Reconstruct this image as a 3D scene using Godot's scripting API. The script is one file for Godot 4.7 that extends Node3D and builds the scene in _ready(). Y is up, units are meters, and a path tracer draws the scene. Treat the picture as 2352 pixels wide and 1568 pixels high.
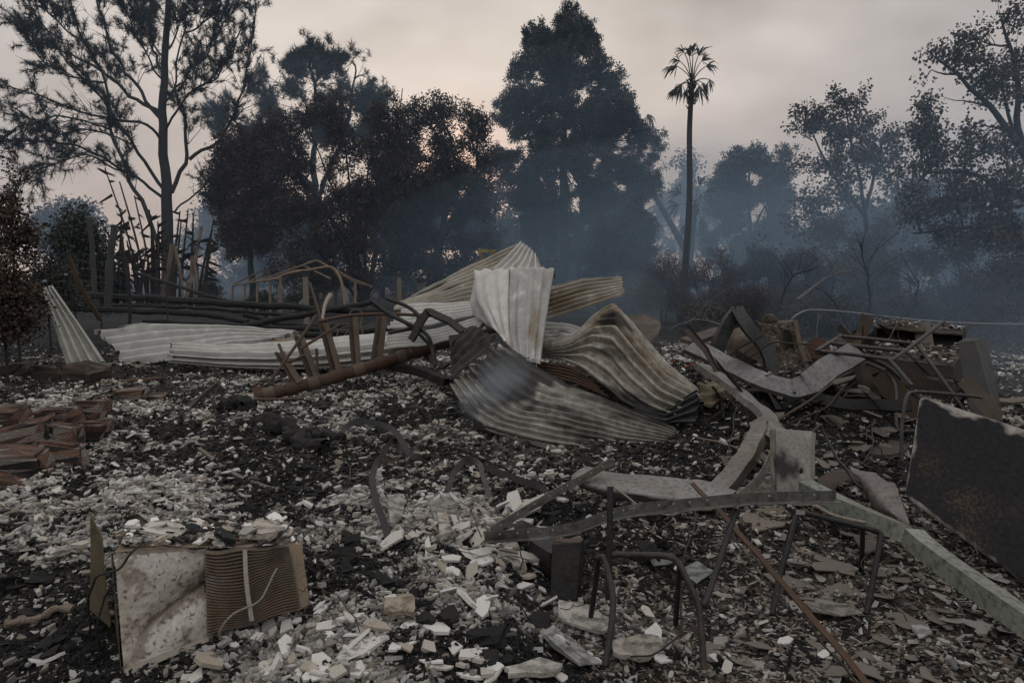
extends Node3D
# A burnt home site after a wildfire. Survey points are given as (u, v, d): a sight line of the survey camera and a distance in metres.
const EYE := Vector3(0, 1.6, 0)
const PITCH := -0.0914
const FOCAL := 1572.0

class MB:
	# collects triangles for one mesh
	var v := PackedVector3Array()
	var n := PackedVector3Array()
	var c := PackedColorArray()
	var ix := PackedInt32Array()
	var col := Color(1, 1, 1)
	func quad(a: Vector3, b: Vector3, cc: Vector3, d: Vector3) -> void:
		var nn := (b - a).cross(cc - a) + (cc - a).cross(d - a)
		nn = nn.normalized() if nn.length_squared() > 1e-16 else Vector3.UP
		var k := v.size()
		for p in [a, b, cc, d]:
			v.append(p); n.append(nn); c.append(col)
		ix.append_array(PackedInt32Array([k, k + 2, k + 1, k, k + 3, k + 2]))
	func tri(a: Vector3, b: Vector3, cc: Vector3) -> void:
		var nn := (b - a).cross(cc - a)
		nn = nn.normalized() if nn.length_squared() > 1e-16 else Vector3.UP
		var k := v.size()
		for p in [a, b, cc]:
			v.append(p); n.append(nn); c.append(col)
		ix.append_array(PackedInt32Array([k, k + 2, k + 1]))
	func box(at: Vector3, x: Vector3, y: Vector3, z: Vector3) -> void:
		# half axes
		var p := []
		for k in 8:
			p.append(at + x * (1.0 if k & 1 else -1.0) + y * (1.0 if k & 2 else -1.0) + z * (1.0 if k & 4 else -1.0))
		quad(p[4], p[5], p[7], p[6]); quad(p[1], p[0], p[2], p[3]); quad(p[5], p[1], p[3], p[7])
		quad(p[0], p[4], p[6], p[2]); quad(p[6], p[7], p[3], p[2]); quad(p[0], p[1], p[5], p[4])
	func tube(path: PackedVector3Array, r0: float, r1: float, sides := 8, cap := true, ease := 1.0) -> void:
		if path.size() < 2: return
		var side := Vector3.ZERO
		var k0 := v.size()
		var m := path.size()
		for i in m:
			var t := (path[min(i + 1, m - 1)] - path[max(i - 1, 0)]).normalized()
			if i == 0: side = t.cross(Vector3.RIGHT if absf(t.y) > 0.9 else Vector3.UP).normalized()
			else:
				side = side - t * side.dot(t)
				side = side.normalized() if side.length_squared() > 1e-9 else t.cross(Vector3.RIGHT).normalized()
			var other := t.cross(side)
			var r: float = lerpf(r0, r1, pow(float(i) / (m - 1), ease))
			for j in sides:
				var a := TAU * j / sides
				var dir := side * cos(a) + other * sin(a)
				v.append(path[i] + dir * r); n.append(dir); c.append(col)
		for i in m - 1:
			for j in sides:
				var a := k0 + i * sides + j
				var b := k0 + i * sides + (j + 1) % sides
				ix.append_array(PackedInt32Array([a, a + sides, b, b, a + sides, b + sides]))
		if cap:
			for e in 2:
				var q := k0 if e == 0 else k0 + (m - 1) * sides
				var w := (path[0] - path[1]).normalized() if e == 0 else (path[m - 1] - path[m - 2]).normalized()
				var kk := v.size()
				for j in sides: v.append(v[q + j]); n.append(w); c.append(col)
				for j in range(1, sides - 1):
					ix.append_array(PackedInt32Array([kk, kk + j, kk + j + 1] if e == 0 else [kk, kk + j + 1, kk + j]))
	func sweep(profile: PackedVector2Array, path: PackedVector3Array, up: Vector3, twist := 0.0) -> void:
		# closed profile (x across, y along up), hard edges
		var m := path.size()
		var rings := []
		for i in m:
			var t := (path[min(i + 1, m - 1)] - path[max(i - 1, 0)]).normalized()
			var u := up.rotated(t, twist * i / maxf(1, m - 1))
			var x := t.cross(u).normalized()
			var y := x.cross(t).normalized()
			var ring := PackedVector3Array()
			for p in profile: ring.append(path[i] + x * p.x + y * p.y)
			rings.append(ring)
		var s := profile.size()
		for i in m - 1:
			for j in s:
				var j2 := (j + 1) % s
				quad(rings[i][j], rings[i][j2], rings[i + 1][j2], rings[i + 1][j])
		for j in range(1, s - 1):
			tri(rings[0][0], rings[0][j + 1], rings[0][j])
			tri(rings[m - 1][0], rings[m - 1][j], rings[m - 1][j + 1])
	func slab(poly: PackedVector3Array, off: Vector3) -> void:
		var m := poly.size()
		var nn := (poly[1] - poly[0]).cross(poly[2] - poly[0])
		var p := poly
		if nn.dot(off) > 0: p.reverse()
		for j in range(1, m - 1):
			tri(p[0], p[j], p[j + 1])
			tri(p[0] + off, p[j + 1] + off, p[j] + off)
		for j in m:
			var j2 := (j + 1) % m
			quad(p[j2], p[j], p[j] + off, p[j2] + off)
	func blob(at: Vector3, x: Vector3, y: Vector3, z: Vector3, noise: FastNoiseLite, rough := 0.25, square := 0.6, rings := 8, sides := 11, seedv := 0.0) -> void:
		# lumpy stone: superellipsoid with noise
		var k0 := v.size()
		for i in rings + 1:
			var la := PI * (float(i) / rings - 0.5)
			for j in sides:
				var lo := TAU * j / sides
				var q := Vector3(cos(la) * cos(lo), sin(la), cos(la) * sin(lo))
				var e := Vector3(signf(q.x) * pow(absf(q.x), square), signf(q.y) * pow(absf(q.y), square), signf(q.z) * pow(absf(q.z), square))
				var f := 1.0 + rough * noise.get_noise_3d(q.x * 60 + seedv, q.y * 60 + seedv * 2, q.z * 60) + 0.5 * rough * noise.get_noise_3d(q.x * 170 + seedv, q.y * 170, q.z * 170 + seedv)
				v.append(at + (x * e.x + y * e.y + z * e.z) * f); n.append(q); c.append(col)
		for i in rings:
			for j in sides:
				var a := k0 + i * sides + j
				var b := k0 + i * sides + (j + 1) % sides
				ix.append_array(PackedInt32Array([a, b, a + sides, b, b + sides, a + sides]))
		# recompute smooth normals
		var acc := PackedVector3Array(); acc.resize((rings + 1) * sides)
		for t in range(ix.size() - rings * sides * 6, ix.size(), 3):
			var w := (v[ix[t + 2]] - v[ix[t]]).cross(v[ix[t + 1]] - v[ix[t]])
			for k in 3: acc[ix[t + k] - k0] += w
		for k in acc.size():
			if acc[k].length_squared() > 1e-20: n[k0 + k] = acc[k].normalized()
	func mesh(at: Vector3) -> ArrayMesh:
		var a := []
		a.resize(Mesh.ARRAY_MAX)
		var w := v.duplicate()
		if at != Vector3.ZERO:
			for k in w.size(): w[k] -= at
		a[Mesh.ARRAY_VERTEX] = w; a[Mesh.ARRAY_NORMAL] = n; a[Mesh.ARRAY_COLOR] = c; a[Mesh.ARRAY_INDEX] = ix
		var am := ArrayMesh.new()
		am.add_surface_from_arrays(Mesh.PRIMITIVE_TRIANGLES, a)
		return am

var rng := RandomNumberGenerator.new()
var nz := FastNoiseLite.new()      # general 3D noise, frequency 1 per unit * 0.01
var view := Basis(Vector3.RIGHT, PITCH)
var used := {}
var M := {}
var mounds := []

func f(a := 0.0, b := 1.0) -> float: return rng.randf_range(a, b)

func sp(u: float, v: float, d: float) -> Vector3:
	return EYE + view * Vector3((u - 1176.0) / FOCAL * d, -(v - 784.0) / FOCAL * d, -d)

func nn(x: float, y: float, z: float, scale: float) -> float:   # noise with a wavelength of about scale metres
	var k := 100.0 / scale
	return nz.get_noise_3d(x * k, y * k, z * k)

var fz := FastNoiseLite.new()
func fr(x: float, y: float, z: float, scale: float) -> float:   # the same with finer octaves
	var k := 100.0 / scale
	return fz.get_noise_3d(x * k, y * k, z * k)

func height(x: float, z: float) -> float:
	var d := sqrt(x * x + z * z)
	var h := 0.09 * nn(x, 3.1, z, 2.6) + 0.065 * nn(x, 9.7, z, 0.75)
	if d < 16: h += 0.04 * nn(x, 5.3, z, 0.24)
	for m in mounds:
		var q: float = ((x - m[0]) / m[2]) ** 2 + ((z - m[1]) / m[3]) ** 2
		if q < 6: h += m[4] * exp(-q)
	if d > 26: h += minf((d - 26) * 0.012, 1.2)
	return h

func ground(u: float, v: float, lift := 0.0) -> Vector3:
	var d := 2.0
	var last := d
	while d < 90:
		var p := sp(u, v, d)
		if p.y < height(p.x, p.z):
			for k in 6:
				var mid := (last + d) * 0.5
				var q := sp(u, v, mid)
				if q.y < height(q.x, q.z): d = mid
				else: last = mid
			break
		last = d
		d *= 1.015
	var r := sp(u, v, d)
	return Vector3(r.x, height(r.x, r.z) + lift, r.z)

func pt(a) -> Vector3:   # [u, v, d] or [u, v] on the ground
	return sp(a[0], a[1], a[2]) if a.size() > 2 and a[2] > 0 else ground(a[0], a[1], 0.01)

func pts(list) -> PackedVector3Array:
	var o := PackedVector3Array()
	for a in list: o.append(pt(a))
	return o

func cr(a: Vector3, b: Vector3, c: Vector3, d: Vector3, t: float) -> Vector3:
	return 0.5 * (2.0 * b + (c - a) * t + (2.0 * a - 5.0 * b + 4.0 * c - d) * t * t + (3.0 * b - a - 3.0 * c + d) * t * t * t)

func along(p: PackedVector3Array, t: float) -> Vector3:   # Catmull-Rom through p, t in 0..1
	var m := p.size()
	if m == 1: return p[0]
	if m == 2: return p[0].lerp(p[1], t)
	var x := clampf(t, 0, 0.99999) * (m - 1)
	var i := int(x)
	return cr(p[max(i - 1, 0)] if i > 0 else p[0] * 2.0 - p[1], p[i], p[i + 1], p[i + 2] if i + 2 < m else p[m - 1] * 2.0 - p[m - 2], x - i)

func stiff(p: PackedVector3Array, t: float) -> Vector3:   # nearly straight between the points, bending sharply at them
	var x := clampf(t, 0, 0.99999) * (p.size() - 1)
	var i := int(x)
	return along(p, t).lerp(p[i].lerp(p[i + 1], x - i), 0.7)

func smooth(list, steps := 24) -> PackedVector3Array:
	var p: PackedVector3Array = list if list is PackedVector3Array else pts(list)
	var o := PackedVector3Array()
	for k in steps + 1: o.append(along(p, float(k) / steps))
	return o

func rough_path(p: PackedVector3Array, amount: float, scale := 0.3) -> PackedVector3Array:
	var o := PackedVector3Array()
	for q in p: o.append(q + Vector3(nn(q.x, q.y, q.z, scale), nn(q.y + 7, q.z, q.x, scale), nn(q.z, q.x + 5, q.y, scale)) * amount)
	return o

func numbered(called: String) -> String:
	used[called] = used.get(called, -1) + 1
	return called if used[called] == 0 else "%s_%03d" % [called, used[called]]

func tag(o: Node, label: String, category: String, group := "", kind := "") -> void:
	if label: o.set_meta("label", label)
	if category: o.set_meta("category", category)
	if group: o.set_meta("group", group)
	o.set_meta("kind", kind if kind else "thing")

func thing(called: String, label: String, category: String, at: Vector3, group := "") -> Node3D:
	var o := Node3D.new()
	o.name = numbered(called)
	o.position = at
	add_child(o)
	tag(o, label, category, group)
	return o

func part(parent: Node3D, called: String, mb: MB, mat: Material, label := "") -> MeshInstance3D:
	var o := MeshInstance3D.new()
	o.name = called
	var at := parent.position
	var up: Node = parent.get_parent()
	while up != self and up is Node3D:
		at += up.position; up = up.get_parent()
	o.mesh = mb.mesh(at)
	o.material_override = mat
	parent.add_child(o, true)
	if label: o.set_meta("label", label)
	return o

func solo(called: String, label: String, category: String, mb: MB, mat: Material, group := "", kind := "") -> MeshInstance3D:
	var lo := mb.v[0]; var hi := mb.v[0]
	for p in mb.v:
		lo = lo.min(p); hi = hi.max(p)
	var at := Vector3((lo.x + hi.x) / 2, lo.y, (lo.z + hi.z) / 2)
	var o := MeshInstance3D.new()
	o.name = numbered(called)
	o.position = at
	o.mesh = mb.mesh(at)
	o.material_override = mat
	add_child(o)
	tag(o, label, category, group, kind)
	return o

func noise_tex(seedv: int, freq: float, ramp: Array, size := 512, normal := false, octaves := 5, cell := false) -> NoiseTexture2D:
	var n := FastNoiseLite.new()
	n.seed = seedv
	n.frequency = freq
	n.noise_type = FastNoiseLite.TYPE_CELLULAR if cell else FastNoiseLite.TYPE_SIMPLEX_SMOOTH
	n.fractal_octaves = octaves
	n.fractal_gain = 0.6
	var t := NoiseTexture2D.new()
	t.width = size; t.height = size
	t.seamless = true
	t.noise = n
	if normal:
		t.as_normal_map = true
		t.bump_strength = 8.0
	elif ramp.size():
		var g := Gradient.new()
		g.offsets = PackedFloat32Array(); g.colors = PackedColorArray()
		var o := PackedFloat32Array(); var cs := PackedColorArray()
		for r in ramp: o.append(r[0]); cs.append(r[1])
		g.offsets = o; g.colors = cs
		t.color_ramp = g
	return t

func grey(x: float) -> Color: return Color(x, x, x).linear_to_srgb()
func lin(r: float, g: float, b: float) -> Color: return Color(r, g, b).linear_to_srgb()

func material(called: String, tex: Texture2D, scale: float, rough: float, metal := 0.0, bump: Texture2D = null, bump_size := 1.0, tint := Color(1, 1, 1)) -> StandardMaterial3D:
	var m := StandardMaterial3D.new()
	m.resource_name = called
	m.albedo_color = tint
	m.albedo_texture = tex
	m.vertex_color_use_as_albedo = true
	m.uv1_triplanar = true
	m.uv1_scale = Vector3.ONE * scale
	m.roughness = rough
	m.metallic = metal
	m.cull_mode = BaseMaterial3D.CULL_DISABLED
	if bump:
		m.heightmap_enabled = true
		m.heightmap_texture = bump
		m.heightmap_scale = bump_size
	M[called] = m
	return m

func make_materials() -> void:
	var speck := noise_tex(11, 0.03, [[0.0, grey(0.35)], [0.42, grey(0.75)], [0.6, grey(1.0)], [1.0, grey(1.0)]], 512, false, 5)
	var fine := noise_tex(12, 0.12, [[0.0, grey(0.25)], [0.45, grey(0.8)], [0.62, grey(1.0)], [1.0, grey(0.9)]], 512, false, 4)
	var soot := noise_tex(13, 0.02, [[0.0, grey(0.3)], [0.4, grey(0.65)], [0.55, grey(0.95)], [1.0, grey(1.0)]], 512, false, 6)
	var bump := noise_tex(14, 0.05, [], 512, false, 5)
	var bark := noise_tex(15, 0.05, [[0.0, grey(0.4)], [0.5, grey(0.8)], [1.0, grey(1.0)]], 256, false, 4)
	var rust := noise_tex(16, 0.015, [[0.0, lin(0.5, 0.45, 0.42)], [0.45, lin(0.9, 0.85, 0.8)], [0.6, lin(0.95, 0.8, 0.66)], [1.0, lin(0.7, 0.5, 0.36)]], 512, false, 6)
	var crack := noise_tex(17, 0.02, [[0.0, grey(1.0)], [0.55, grey(0.95)], [0.8, grey(0.72)], [1.0, grey(0.45)]], 512, false, 3, true)
	material("ground", fine, 1.6, 1.0, 0.0, bump, 3.0)
	var chalk := noise_tex(18, 0.06, [[0.0, grey(0.55)], [0.35, grey(0.86)], [0.55, grey(1.0)], [1.0, grey(1.0)]], 512, false, 5)
	var zs := noise_tex(19, 0.08, [[0.0, grey(0.5)], [0.4, grey(0.86)], [0.6, grey(1.0)], [1.0, grey(0.95)]], 512, false, 5)
	material("plaster", chalk, 1.7, 0.95, 0.0, bump, 0.5)
	material("char", fine, 3.0, 0.85, 0.0, bump, 1.2)
	material("flake", speck, 3.0, 0.95)
	var grime := noise_tex(20, 0.012, [[0.0, grey(0.16)], [0.38, grey(0.45)], [0.5, grey(0.85)], [1.0, grey(1.0)]], 512, false, 6)
	material("fragment", chalk, 0.35, 0.95)
	material("slab", grime, 1.6, 0.95, 0.0, bump, 0.8)
	material("zinc", zs, 0.9, 0.55, 0.25, bump, 0.15)
	material("zinc_soot", soot, 0.9, 0.62, 0.2, bump, 0.25)
	var scuff := noise_tex(21, 0.022, [[0.0, grey(0.3)], [0.36, grey(0.62)], [0.5, grey(0.95)], [0.62, grey(1.0)], [0.75, grey(0.8)], [1.0, grey(1.0)]], 512, false, 7)
	material("steel", scuff, 1.3, 0.5, 0.35, bump, 0.2)
	material("black_steel", soot, 1.5, 0.55, 0.3, bump, 0.3)
	material("rusty", rust, 1.1, 0.75, 0.15, bump, 0.5)
	material("rust_brown", rust, 1.6, 0.8, 0.1, bump, 0.6)
	material("stone", crack, 2.0, 0.95, 0.0, bump, 3.0)
	material("bark", bark, 1.2, 0.95)
	material("charred_wood", crack, 3.0, 0.8, 0.0, bump, 1.5)
	material("pale_wood", bark, 2.5, 0.85, 0.0, bump, 0.4)
	material("enamel", chalk, 1.1, 0.5, 0.0, bump, 0.1)
	for k in ["needle", "spray", "leaf"]:
		var m := StandardMaterial3D.new()
		m.resource_name = k
		m.vertex_color_use_as_albedo = true
		m.roughness = 0.6
		m.cull_mode = BaseMaterial3D.CULL_DISABLED
		M[k] = m
	var g := StandardMaterial3D.new()
	g.resource_name = "glass_ball"; g.albedo_color = Color(0.35, 0.4, 0.45); g.metallic = 0.9; g.roughness = 0.12
	M.ball = g
	var w := StandardMaterial3D.new()
	w.resource_name = "wire"; w.albedo_color = grey(0.06); w.metallic = 0.3; w.roughness = 0.6
	M.wire = w

func make_sky() -> Sky:
	# smoky dusk sky: pale round the veiled sun, greyer away from it, with stretched cloud streaks
	var w := 640; var h := 320
	var im := Image.create(w, h, false, Image.FORMAT_RGBF)
	var sun := Vector3(-0.085, 0.14, -1).normalized()
	var fn := FastNoiseLite.new(); fn.seed = 5; fn.fractal_octaves = 6; fn.frequency = 0.01; fn.fractal_gain = 0.6
	for y in h:
		var el := PI * (0.5 - (y + 0.5) / h)
		for x in w:
			var az := TAU * (x + 0.5) / w
			var dir := Vector3(sin(az) * cos(el), sin(el), -cos(az) * cos(el))
			var c := Color(0.05, 0.05, 0.055)
			if el > -0.05:
				var a := acos(clampf(dir.dot(sun), -1, 1))
				var wide := exp(-a * a / 0.14)
				var k := 1.0 / (maxf(dir.y, 0.0) + 0.35)
				var p := Vector2(dir.x * k, dir.z * k)
				var st := fn.get_noise_2d(p.x * 90 + p.y * 60 + 30, p.y * 170 - p.x * 60) * 0.9 + 0.35 * fn.get_noise_2d(p.x * 330 + 9, p.y * 420) + 0.6 * fn.get_noise_2d(p.x * 40 + 200, p.y * 60)
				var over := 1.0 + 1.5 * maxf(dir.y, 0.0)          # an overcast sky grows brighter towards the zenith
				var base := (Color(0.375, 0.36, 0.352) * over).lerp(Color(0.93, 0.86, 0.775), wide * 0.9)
				var low := exp(-maxf(dir.y, 0) * 5.5)
				var peach := exp(-a * a / 0.45) * low
				c = base * (1.0 + st * 0.45)
				c = c.lerp(Color(0.9, 0.64, 0.48), clampf(peach * 1.25, 0, 0.85))
				var tight := exp(-a * a / 0.006)
				c = c + Color(0.6, 0.2, 0.03) * tight
				if el < 0: c = c.lerp(Color(0.05, 0.05, 0.055), clampf(-el / 0.05, 0, 1))
			im.set_pixel(x, y, c)
	var pm := PanoramaSkyMaterial.new()
	pm.panorama = ImageTexture.create_from_image(im)
	var s := Sky.new()
	s.sky_material = pm
	return s

func make_light() -> void:
	var cam := Camera3D.new()
	cam.name = "camera"
	cam.position = EYE
	cam.rotation = Vector3(PITCH, 0, 0)
	cam.fov = 53.0
	cam.far = 1200.0
	add_child(cam)
	var e := Environment.new()
	e.background_mode = Environment.BG_SKY
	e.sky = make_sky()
	e.background_energy_multiplier = 1.0
	e.tonemap_mode = Environment.TONE_MAPPER_LINEAR
	e.tonemap_exposure = 1.0
	e.volumetric_fog_enabled = true
	e.volumetric_fog_density = 0.0
	e.sdfgi_enabled = true; e.ssao_enabled = true; e.ssil_enabled = true
	var we := WorldEnvironment.new()
	we.name = "environment"
	we.environment = e
	add_child(we)
	var l := DirectionalLight3D.new()
	l.name = "veiled_sun"
	l.light_energy = 0.2
	l.light_color = Color(1.0, 0.72, 0.5)
	l.light_angular_distance = 12.0
	l.shadow_enabled = true
	l.position = Vector3(-4, 20, -60)
	add_child(l)
	l.look_at_from_position(Vector3(-0.085, 0.16, -1), Vector3.ZERO)

func smoke(called: String, label: String, at: Vector3, size: Vector3, density: float, tint: Color, box := false) -> void:
	var v := FogVolume.new()
	v.name = numbered(called)
	v.shape = RenderingServer.FOG_VOLUME_SHAPE_BOX if box else RenderingServer.FOG_VOLUME_SHAPE_ELLIPSOID
	v.size = size
	v.position = at
	var fm := FogMaterial.new()
	fm.density = density
	fm.albedo = tint
	v.material = fm
	add_child(v)
	tag(v, label, "smoke", "drifting smoke", "stuff")

var zones := []
func tone(x: float, z: float) -> Vector3:   # x: pale plaster ash, y: char, z: brown flakes
	var t := Vector3(0.37, 0.62, 0.27)
	for q in zones:
		var d: float = ((x - q[0]) ** 2 + (z - q[1]) ** 2) / (q[2] * q[2])
		if d < 5: t += q[3] * exp(-d)
	var a := nn(x, 1.0, z, 1.1); var b := nn(x, 20.0, z, 0.4) + 0.8 * nn(x, 30.0, z, 0.14); var e := nn(x, 40.0, z, 0.9) + 0.5 * nn(x, 50.0, z, 0.2)
	return Vector3(t.x + a * 0.55 + b * 0.4, t.y - a * 0.5 - b * 0.5, t.z + e * 0.6).clamp(Vector3.ZERO, Vector3.ONE * 1.3)

func make_ground() -> void:
	var zs := PackedFloat32Array()
	var z := 30.0
	while z > 2.0: zs.append(z); z -= 2.0
	z = 2.0
	while z > -1.6: zs.append(z); z -= 0.3
	var d := 1.6
	while d < 420: zs.append(-d); d *= 1.0105
	var cols := 300
	var v := PackedVector3Array(); var n := PackedVector3Array(); var c := PackedColorArray(); var ix := PackedInt32Array()
	for zz in zs:
		var half := 3.0 + 1.0 * absf(zz) if zz < 0 else 3.0 + 1.0 * absf(zz)
		for j in cols:
			var s := float(j) / (cols - 1) * 2.0 - 1.0
			var x := s * half
			v.append(Vector3(x, height(x, zz), zz))
			var r := sqrt(x * x + zz * zz)
			var col := Color(0.03, 0.029, 0.028)
			if r < 22:
				var t := tone(x, zz)
				var e := nn(x, 70, zz, 0.09) + 0.6 * nn(x, 90, zz, 0.04)
				var w := clampf(t.x * 1.15 - t.y * 0.35 + e * 0.7, 0, 1)
				col = Color(0.016, 0.016, 0.017).lerp(Color(0.075, 0.06, 0.048), clampf(t.z + e, 0, 1)).lerp(Color(0.22, 0.215, 0.205), w * w)
				if r > 13: col = col.lerp(Color(0.022, 0.021, 0.02) * (1.0 + 0.8 * e), clampf((r - 13) / 6, 0, 1))
			else:
				col = Color(0.022, 0.021, 0.02).lerp(Color(0.05, 0.05, 0.04), clampf(nn(x, 0, zz, 6.0) + 0.2, 0, 1))
			c.append(col)
	for i in zs.size():
		for j in cols:
			var a := v[i * cols + max(j - 1, 0)]; var b := v[i * cols + min(j + 1, cols - 1)]
			var p := v[max(i - 1, 0) * cols + j]; var q := v[min(i + 1, zs.size() - 1) * cols + j]
			n.append((p - q).cross(b - a).normalized())
	for i in zs.size() - 1:
		for j in cols - 1:
			var a := i * cols + j
			ix.append_array(PackedInt32Array([a, a + cols, a + 1, a + 1, a + cols, a + cols + 1]))
	var mb := MB.new()
	mb.v = v; mb.n = n; mb.c = c; mb.ix = ix
	var o := MeshInstance3D.new()
	o.name = "ground"
	o.mesh = mb.mesh(Vector3.ZERO)
	o.material_override = M.ground
	add_child(o)
	tag(o, "ash covered burnt ground strewn with fine grit", "ground", "", "structure")

func shard(seedv: int, thick: float, long: float, k := 6) -> MB:   # a broken flat piece, about one unit across
	var r := RandomNumberGenerator.new(); r.seed = seedv
	var mb := MB.new()
	var p := PackedVector3Array()
	for j in k:
		var a := TAU * (j + r.randf_range(-0.35, 0.35)) / k
		var q := r.randf_range(0.34, 0.56)
		p.append(Vector3(cos(a) * q * long, r.randf_range(-0.03, 0.03) * (0.15 if seedv >= 200 else 1.0), sin(a) * q))
	mb.slab(p, Vector3(0, thick, 0))
	return mb

func lump(seedv: int, rough: float, square: float, rings := 5, sides := 7) -> MB:
	var mb := MB.new()
	mb.blob(Vector3.ZERO, Vector3(0.5, 0, 0), Vector3(0, 0.38, 0), Vector3(0, 0, 0.45), nz, rough, square, rings, sides, seedv * 31.7)
	# flat faces
	var fl := MB.new()
	for t in range(0, mb.ix.size(), 3):
		fl.tri(mb.v[mb.ix[t]], mb.v[mb.ix[t + 2]], mb.v[mb.ix[t + 1]])
	return fl

func scatter(parent: Node3D, called: String, mesh: Mesh, mat: Material, count: int, size0: float, size1: float, kind: int, tilt: float, palette: Array, far := 17.0) -> void:
	var buf := PackedFloat32Array()
	var made := 0
	var tries := 0
	var ratio := log(far / 2.1)
	buf.resize(count * 16)
	while made < count and tries < count * 4:
		tries += 1
		var d := 2.1 * exp(f() * ratio)
		var x := f(-1, 1) * (0.84 * d + 1.0)
		var t := tone(x, -d)
		var keep: float = [t.x, t.y, t.z, 0.8][kind]
		if kind == 0: keep = clampf(t.x * 1.15 - 0.4 * t.y, 0.06, 1.0)
		if f() > keep * keep * 1.3 + 0.04: continue
		var s := lerpf(size0, size1, f() ** 2.5) * clampf(d / 4.5, 0.75, 1.1)
		var lift := s * f(0.0, 0.3)
		var b := Basis.from_euler(Vector3(f(-tilt, tilt), f(0, TAU), f(-tilt, tilt))).scaled_local(Vector3(s, s * f(0.7, 1.3), s * f(0.55, 1.0)))
		var y := height(x, -d) + lift
		var c: Color = palette[rng.randi() % palette.size()]
		var k := f(0.7, 1.15)
		var o := made * 16
		buf[o] = b.x.x; buf[o + 1] = b.y.x; buf[o + 2] = b.z.x; buf[o + 3] = x
		buf[o + 4] = b.x.y; buf[o + 5] = b.y.y; buf[o + 6] = b.z.y; buf[o + 7] = y
		buf[o + 8] = b.x.z; buf[o + 9] = b.y.z; buf[o + 10] = b.z.z; buf[o + 11] = -d
		buf[o + 12] = c.r * k; buf[o + 13] = c.g * k; buf[o + 14] = c.b * k; buf[o + 15] = 1.0
		made += 1
	buf.resize(made * 16)
	var mm := MultiMesh.new()
	mm.transform_format = MultiMesh.TRANSFORM_3D
	mm.use_colors = true
	mm.mesh = mesh
	mm.instance_count = made
	mm.buffer = buf
	var o := MultiMeshInstance3D.new()
	o.name = called
	o.multimesh = mm
	o.material_override = mat
	parent.add_child(o, true)
	o.set_meta("kind", "stuff")

const WHITE := [Color(0.74, 0.72, 0.68), Color(0.82, 0.81, 0.78), Color(0.66, 0.63, 0.57), Color(0.55, 0.52, 0.46), Color(0.84, 0.83, 0.81), Color(0.46, 0.41, 0.34), Color(0.34, 0.33, 0.32), Color(0.22, 0.21, 0.2)]
const BLACK := [Color(0.012, 0.012, 0.013), Color(0.02, 0.02, 0.021), Color(0.028, 0.027, 0.027), Color(0.015, 0.016, 0.019), Color(0.04, 0.038, 0.036)]
const BROWN := [Color(0.13, 0.1, 0.078), Color(0.22, 0.185, 0.15), Color(0.3, 0.27, 0.235), Color(0.06, 0.048, 0.04), Color(0.17, 0.155, 0.14), Color(0.38, 0.36, 0.33), Color(0.03, 0.028, 0.027)]
const GRIT := [Color(0.025, 0.024, 0.024), Color(0.015, 0.015, 0.016), Color(0.5, 0.48, 0.45), Color(0.03, 0.028, 0.027), Color(0.16, 0.13, 0.105), Color(0.65, 0.63, 0.6), Color(0.02, 0.02, 0.02), Color(0.012, 0.012, 0.012), Color(0.07, 0.066, 0.062), Color(0.3, 0.28, 0.25)]

func make_rubble() -> void:
	var a := Node3D.new(); a.name = "plaster_rubble"; add_child(a)
	tag(a, "countless small pale plaster chips covering the ash", "rubble", "", "stuff")
	for k in 4:
		scatter(a, "plaster_chips", shard(100 + k, f(0.2, 0.5), f(1.0, 2.4), 4 + k % 3).mesh(Vector3.ZERO), M.plaster, 30000, 0.005, 0.055, 0, 0.5, WHITE)
	scatter(a, "plaster_crumbs", shard(131, 0.4, 1.3, 4).mesh(Vector3.ZERO), M.plaster, 70000, 0.004, 0.018, 0, 3.0, WHITE)
	var b := Node3D.new(); b.name = "charcoal_rubble"; add_child(b)
	tag(b, "countless black charcoal lumps mixed into the ash", "rubble", "", "stuff")
	for k in 3:
		scatter(b, "charcoal_lumps", lump(k, 0.7, 0.6, 4, 6).mesh(Vector3.ZERO), M.char, 40000, 0.006, 0.045, 1, 3.0, BLACK)
	scatter(b, "charcoal_flakes", shard(120, 0.08, 1.8).mesh(Vector3.ZERO), M.char, 30000, 0.008, 0.05, 1, 1.0, BLACK)
	var c := Node3D.new(); c.name = "brown_flake_rubble"; add_child(c)
	tag(c, "thin grey brown burnt flakes layered over the ground", "rubble", "", "stuff")
	for k in 3:
		scatter(c, "burnt_flakes", shard(140 + k, 0.07, f(1.0, 2.0), 6).mesh(Vector3.ZERO), M.flake, 24000, 0.006, 0.05, 2, 0.5, BROWN)
	scatter(c, "splinters", shard(150, 0.09, 5.0, 5).mesh(Vector3.ZERO), M.flake, 14000, 0.006, 0.024, 3, 0.6, BROWN + WHITE + BLACK)
	var g := Node3D.new(); g.name = "ash_grit"; add_child(g)
	tag(g, "fine speckled grit and ash between the larger debris", "grit", "", "stuff")
	scatter(g, "grit_grains", shard(171, 0.35, 1.5, 4).mesh(Vector3.ZERO), M.flake, 100000, 0.003, 0.018, 3, 3.0, GRIT)
	scatter(g, "grit_flakes", shard(160, 0.12, 1.3, 5).mesh(Vector3.ZERO), M.flake, 80000, 0.005, 0.026, 3, 0.9, GRIT)

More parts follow.
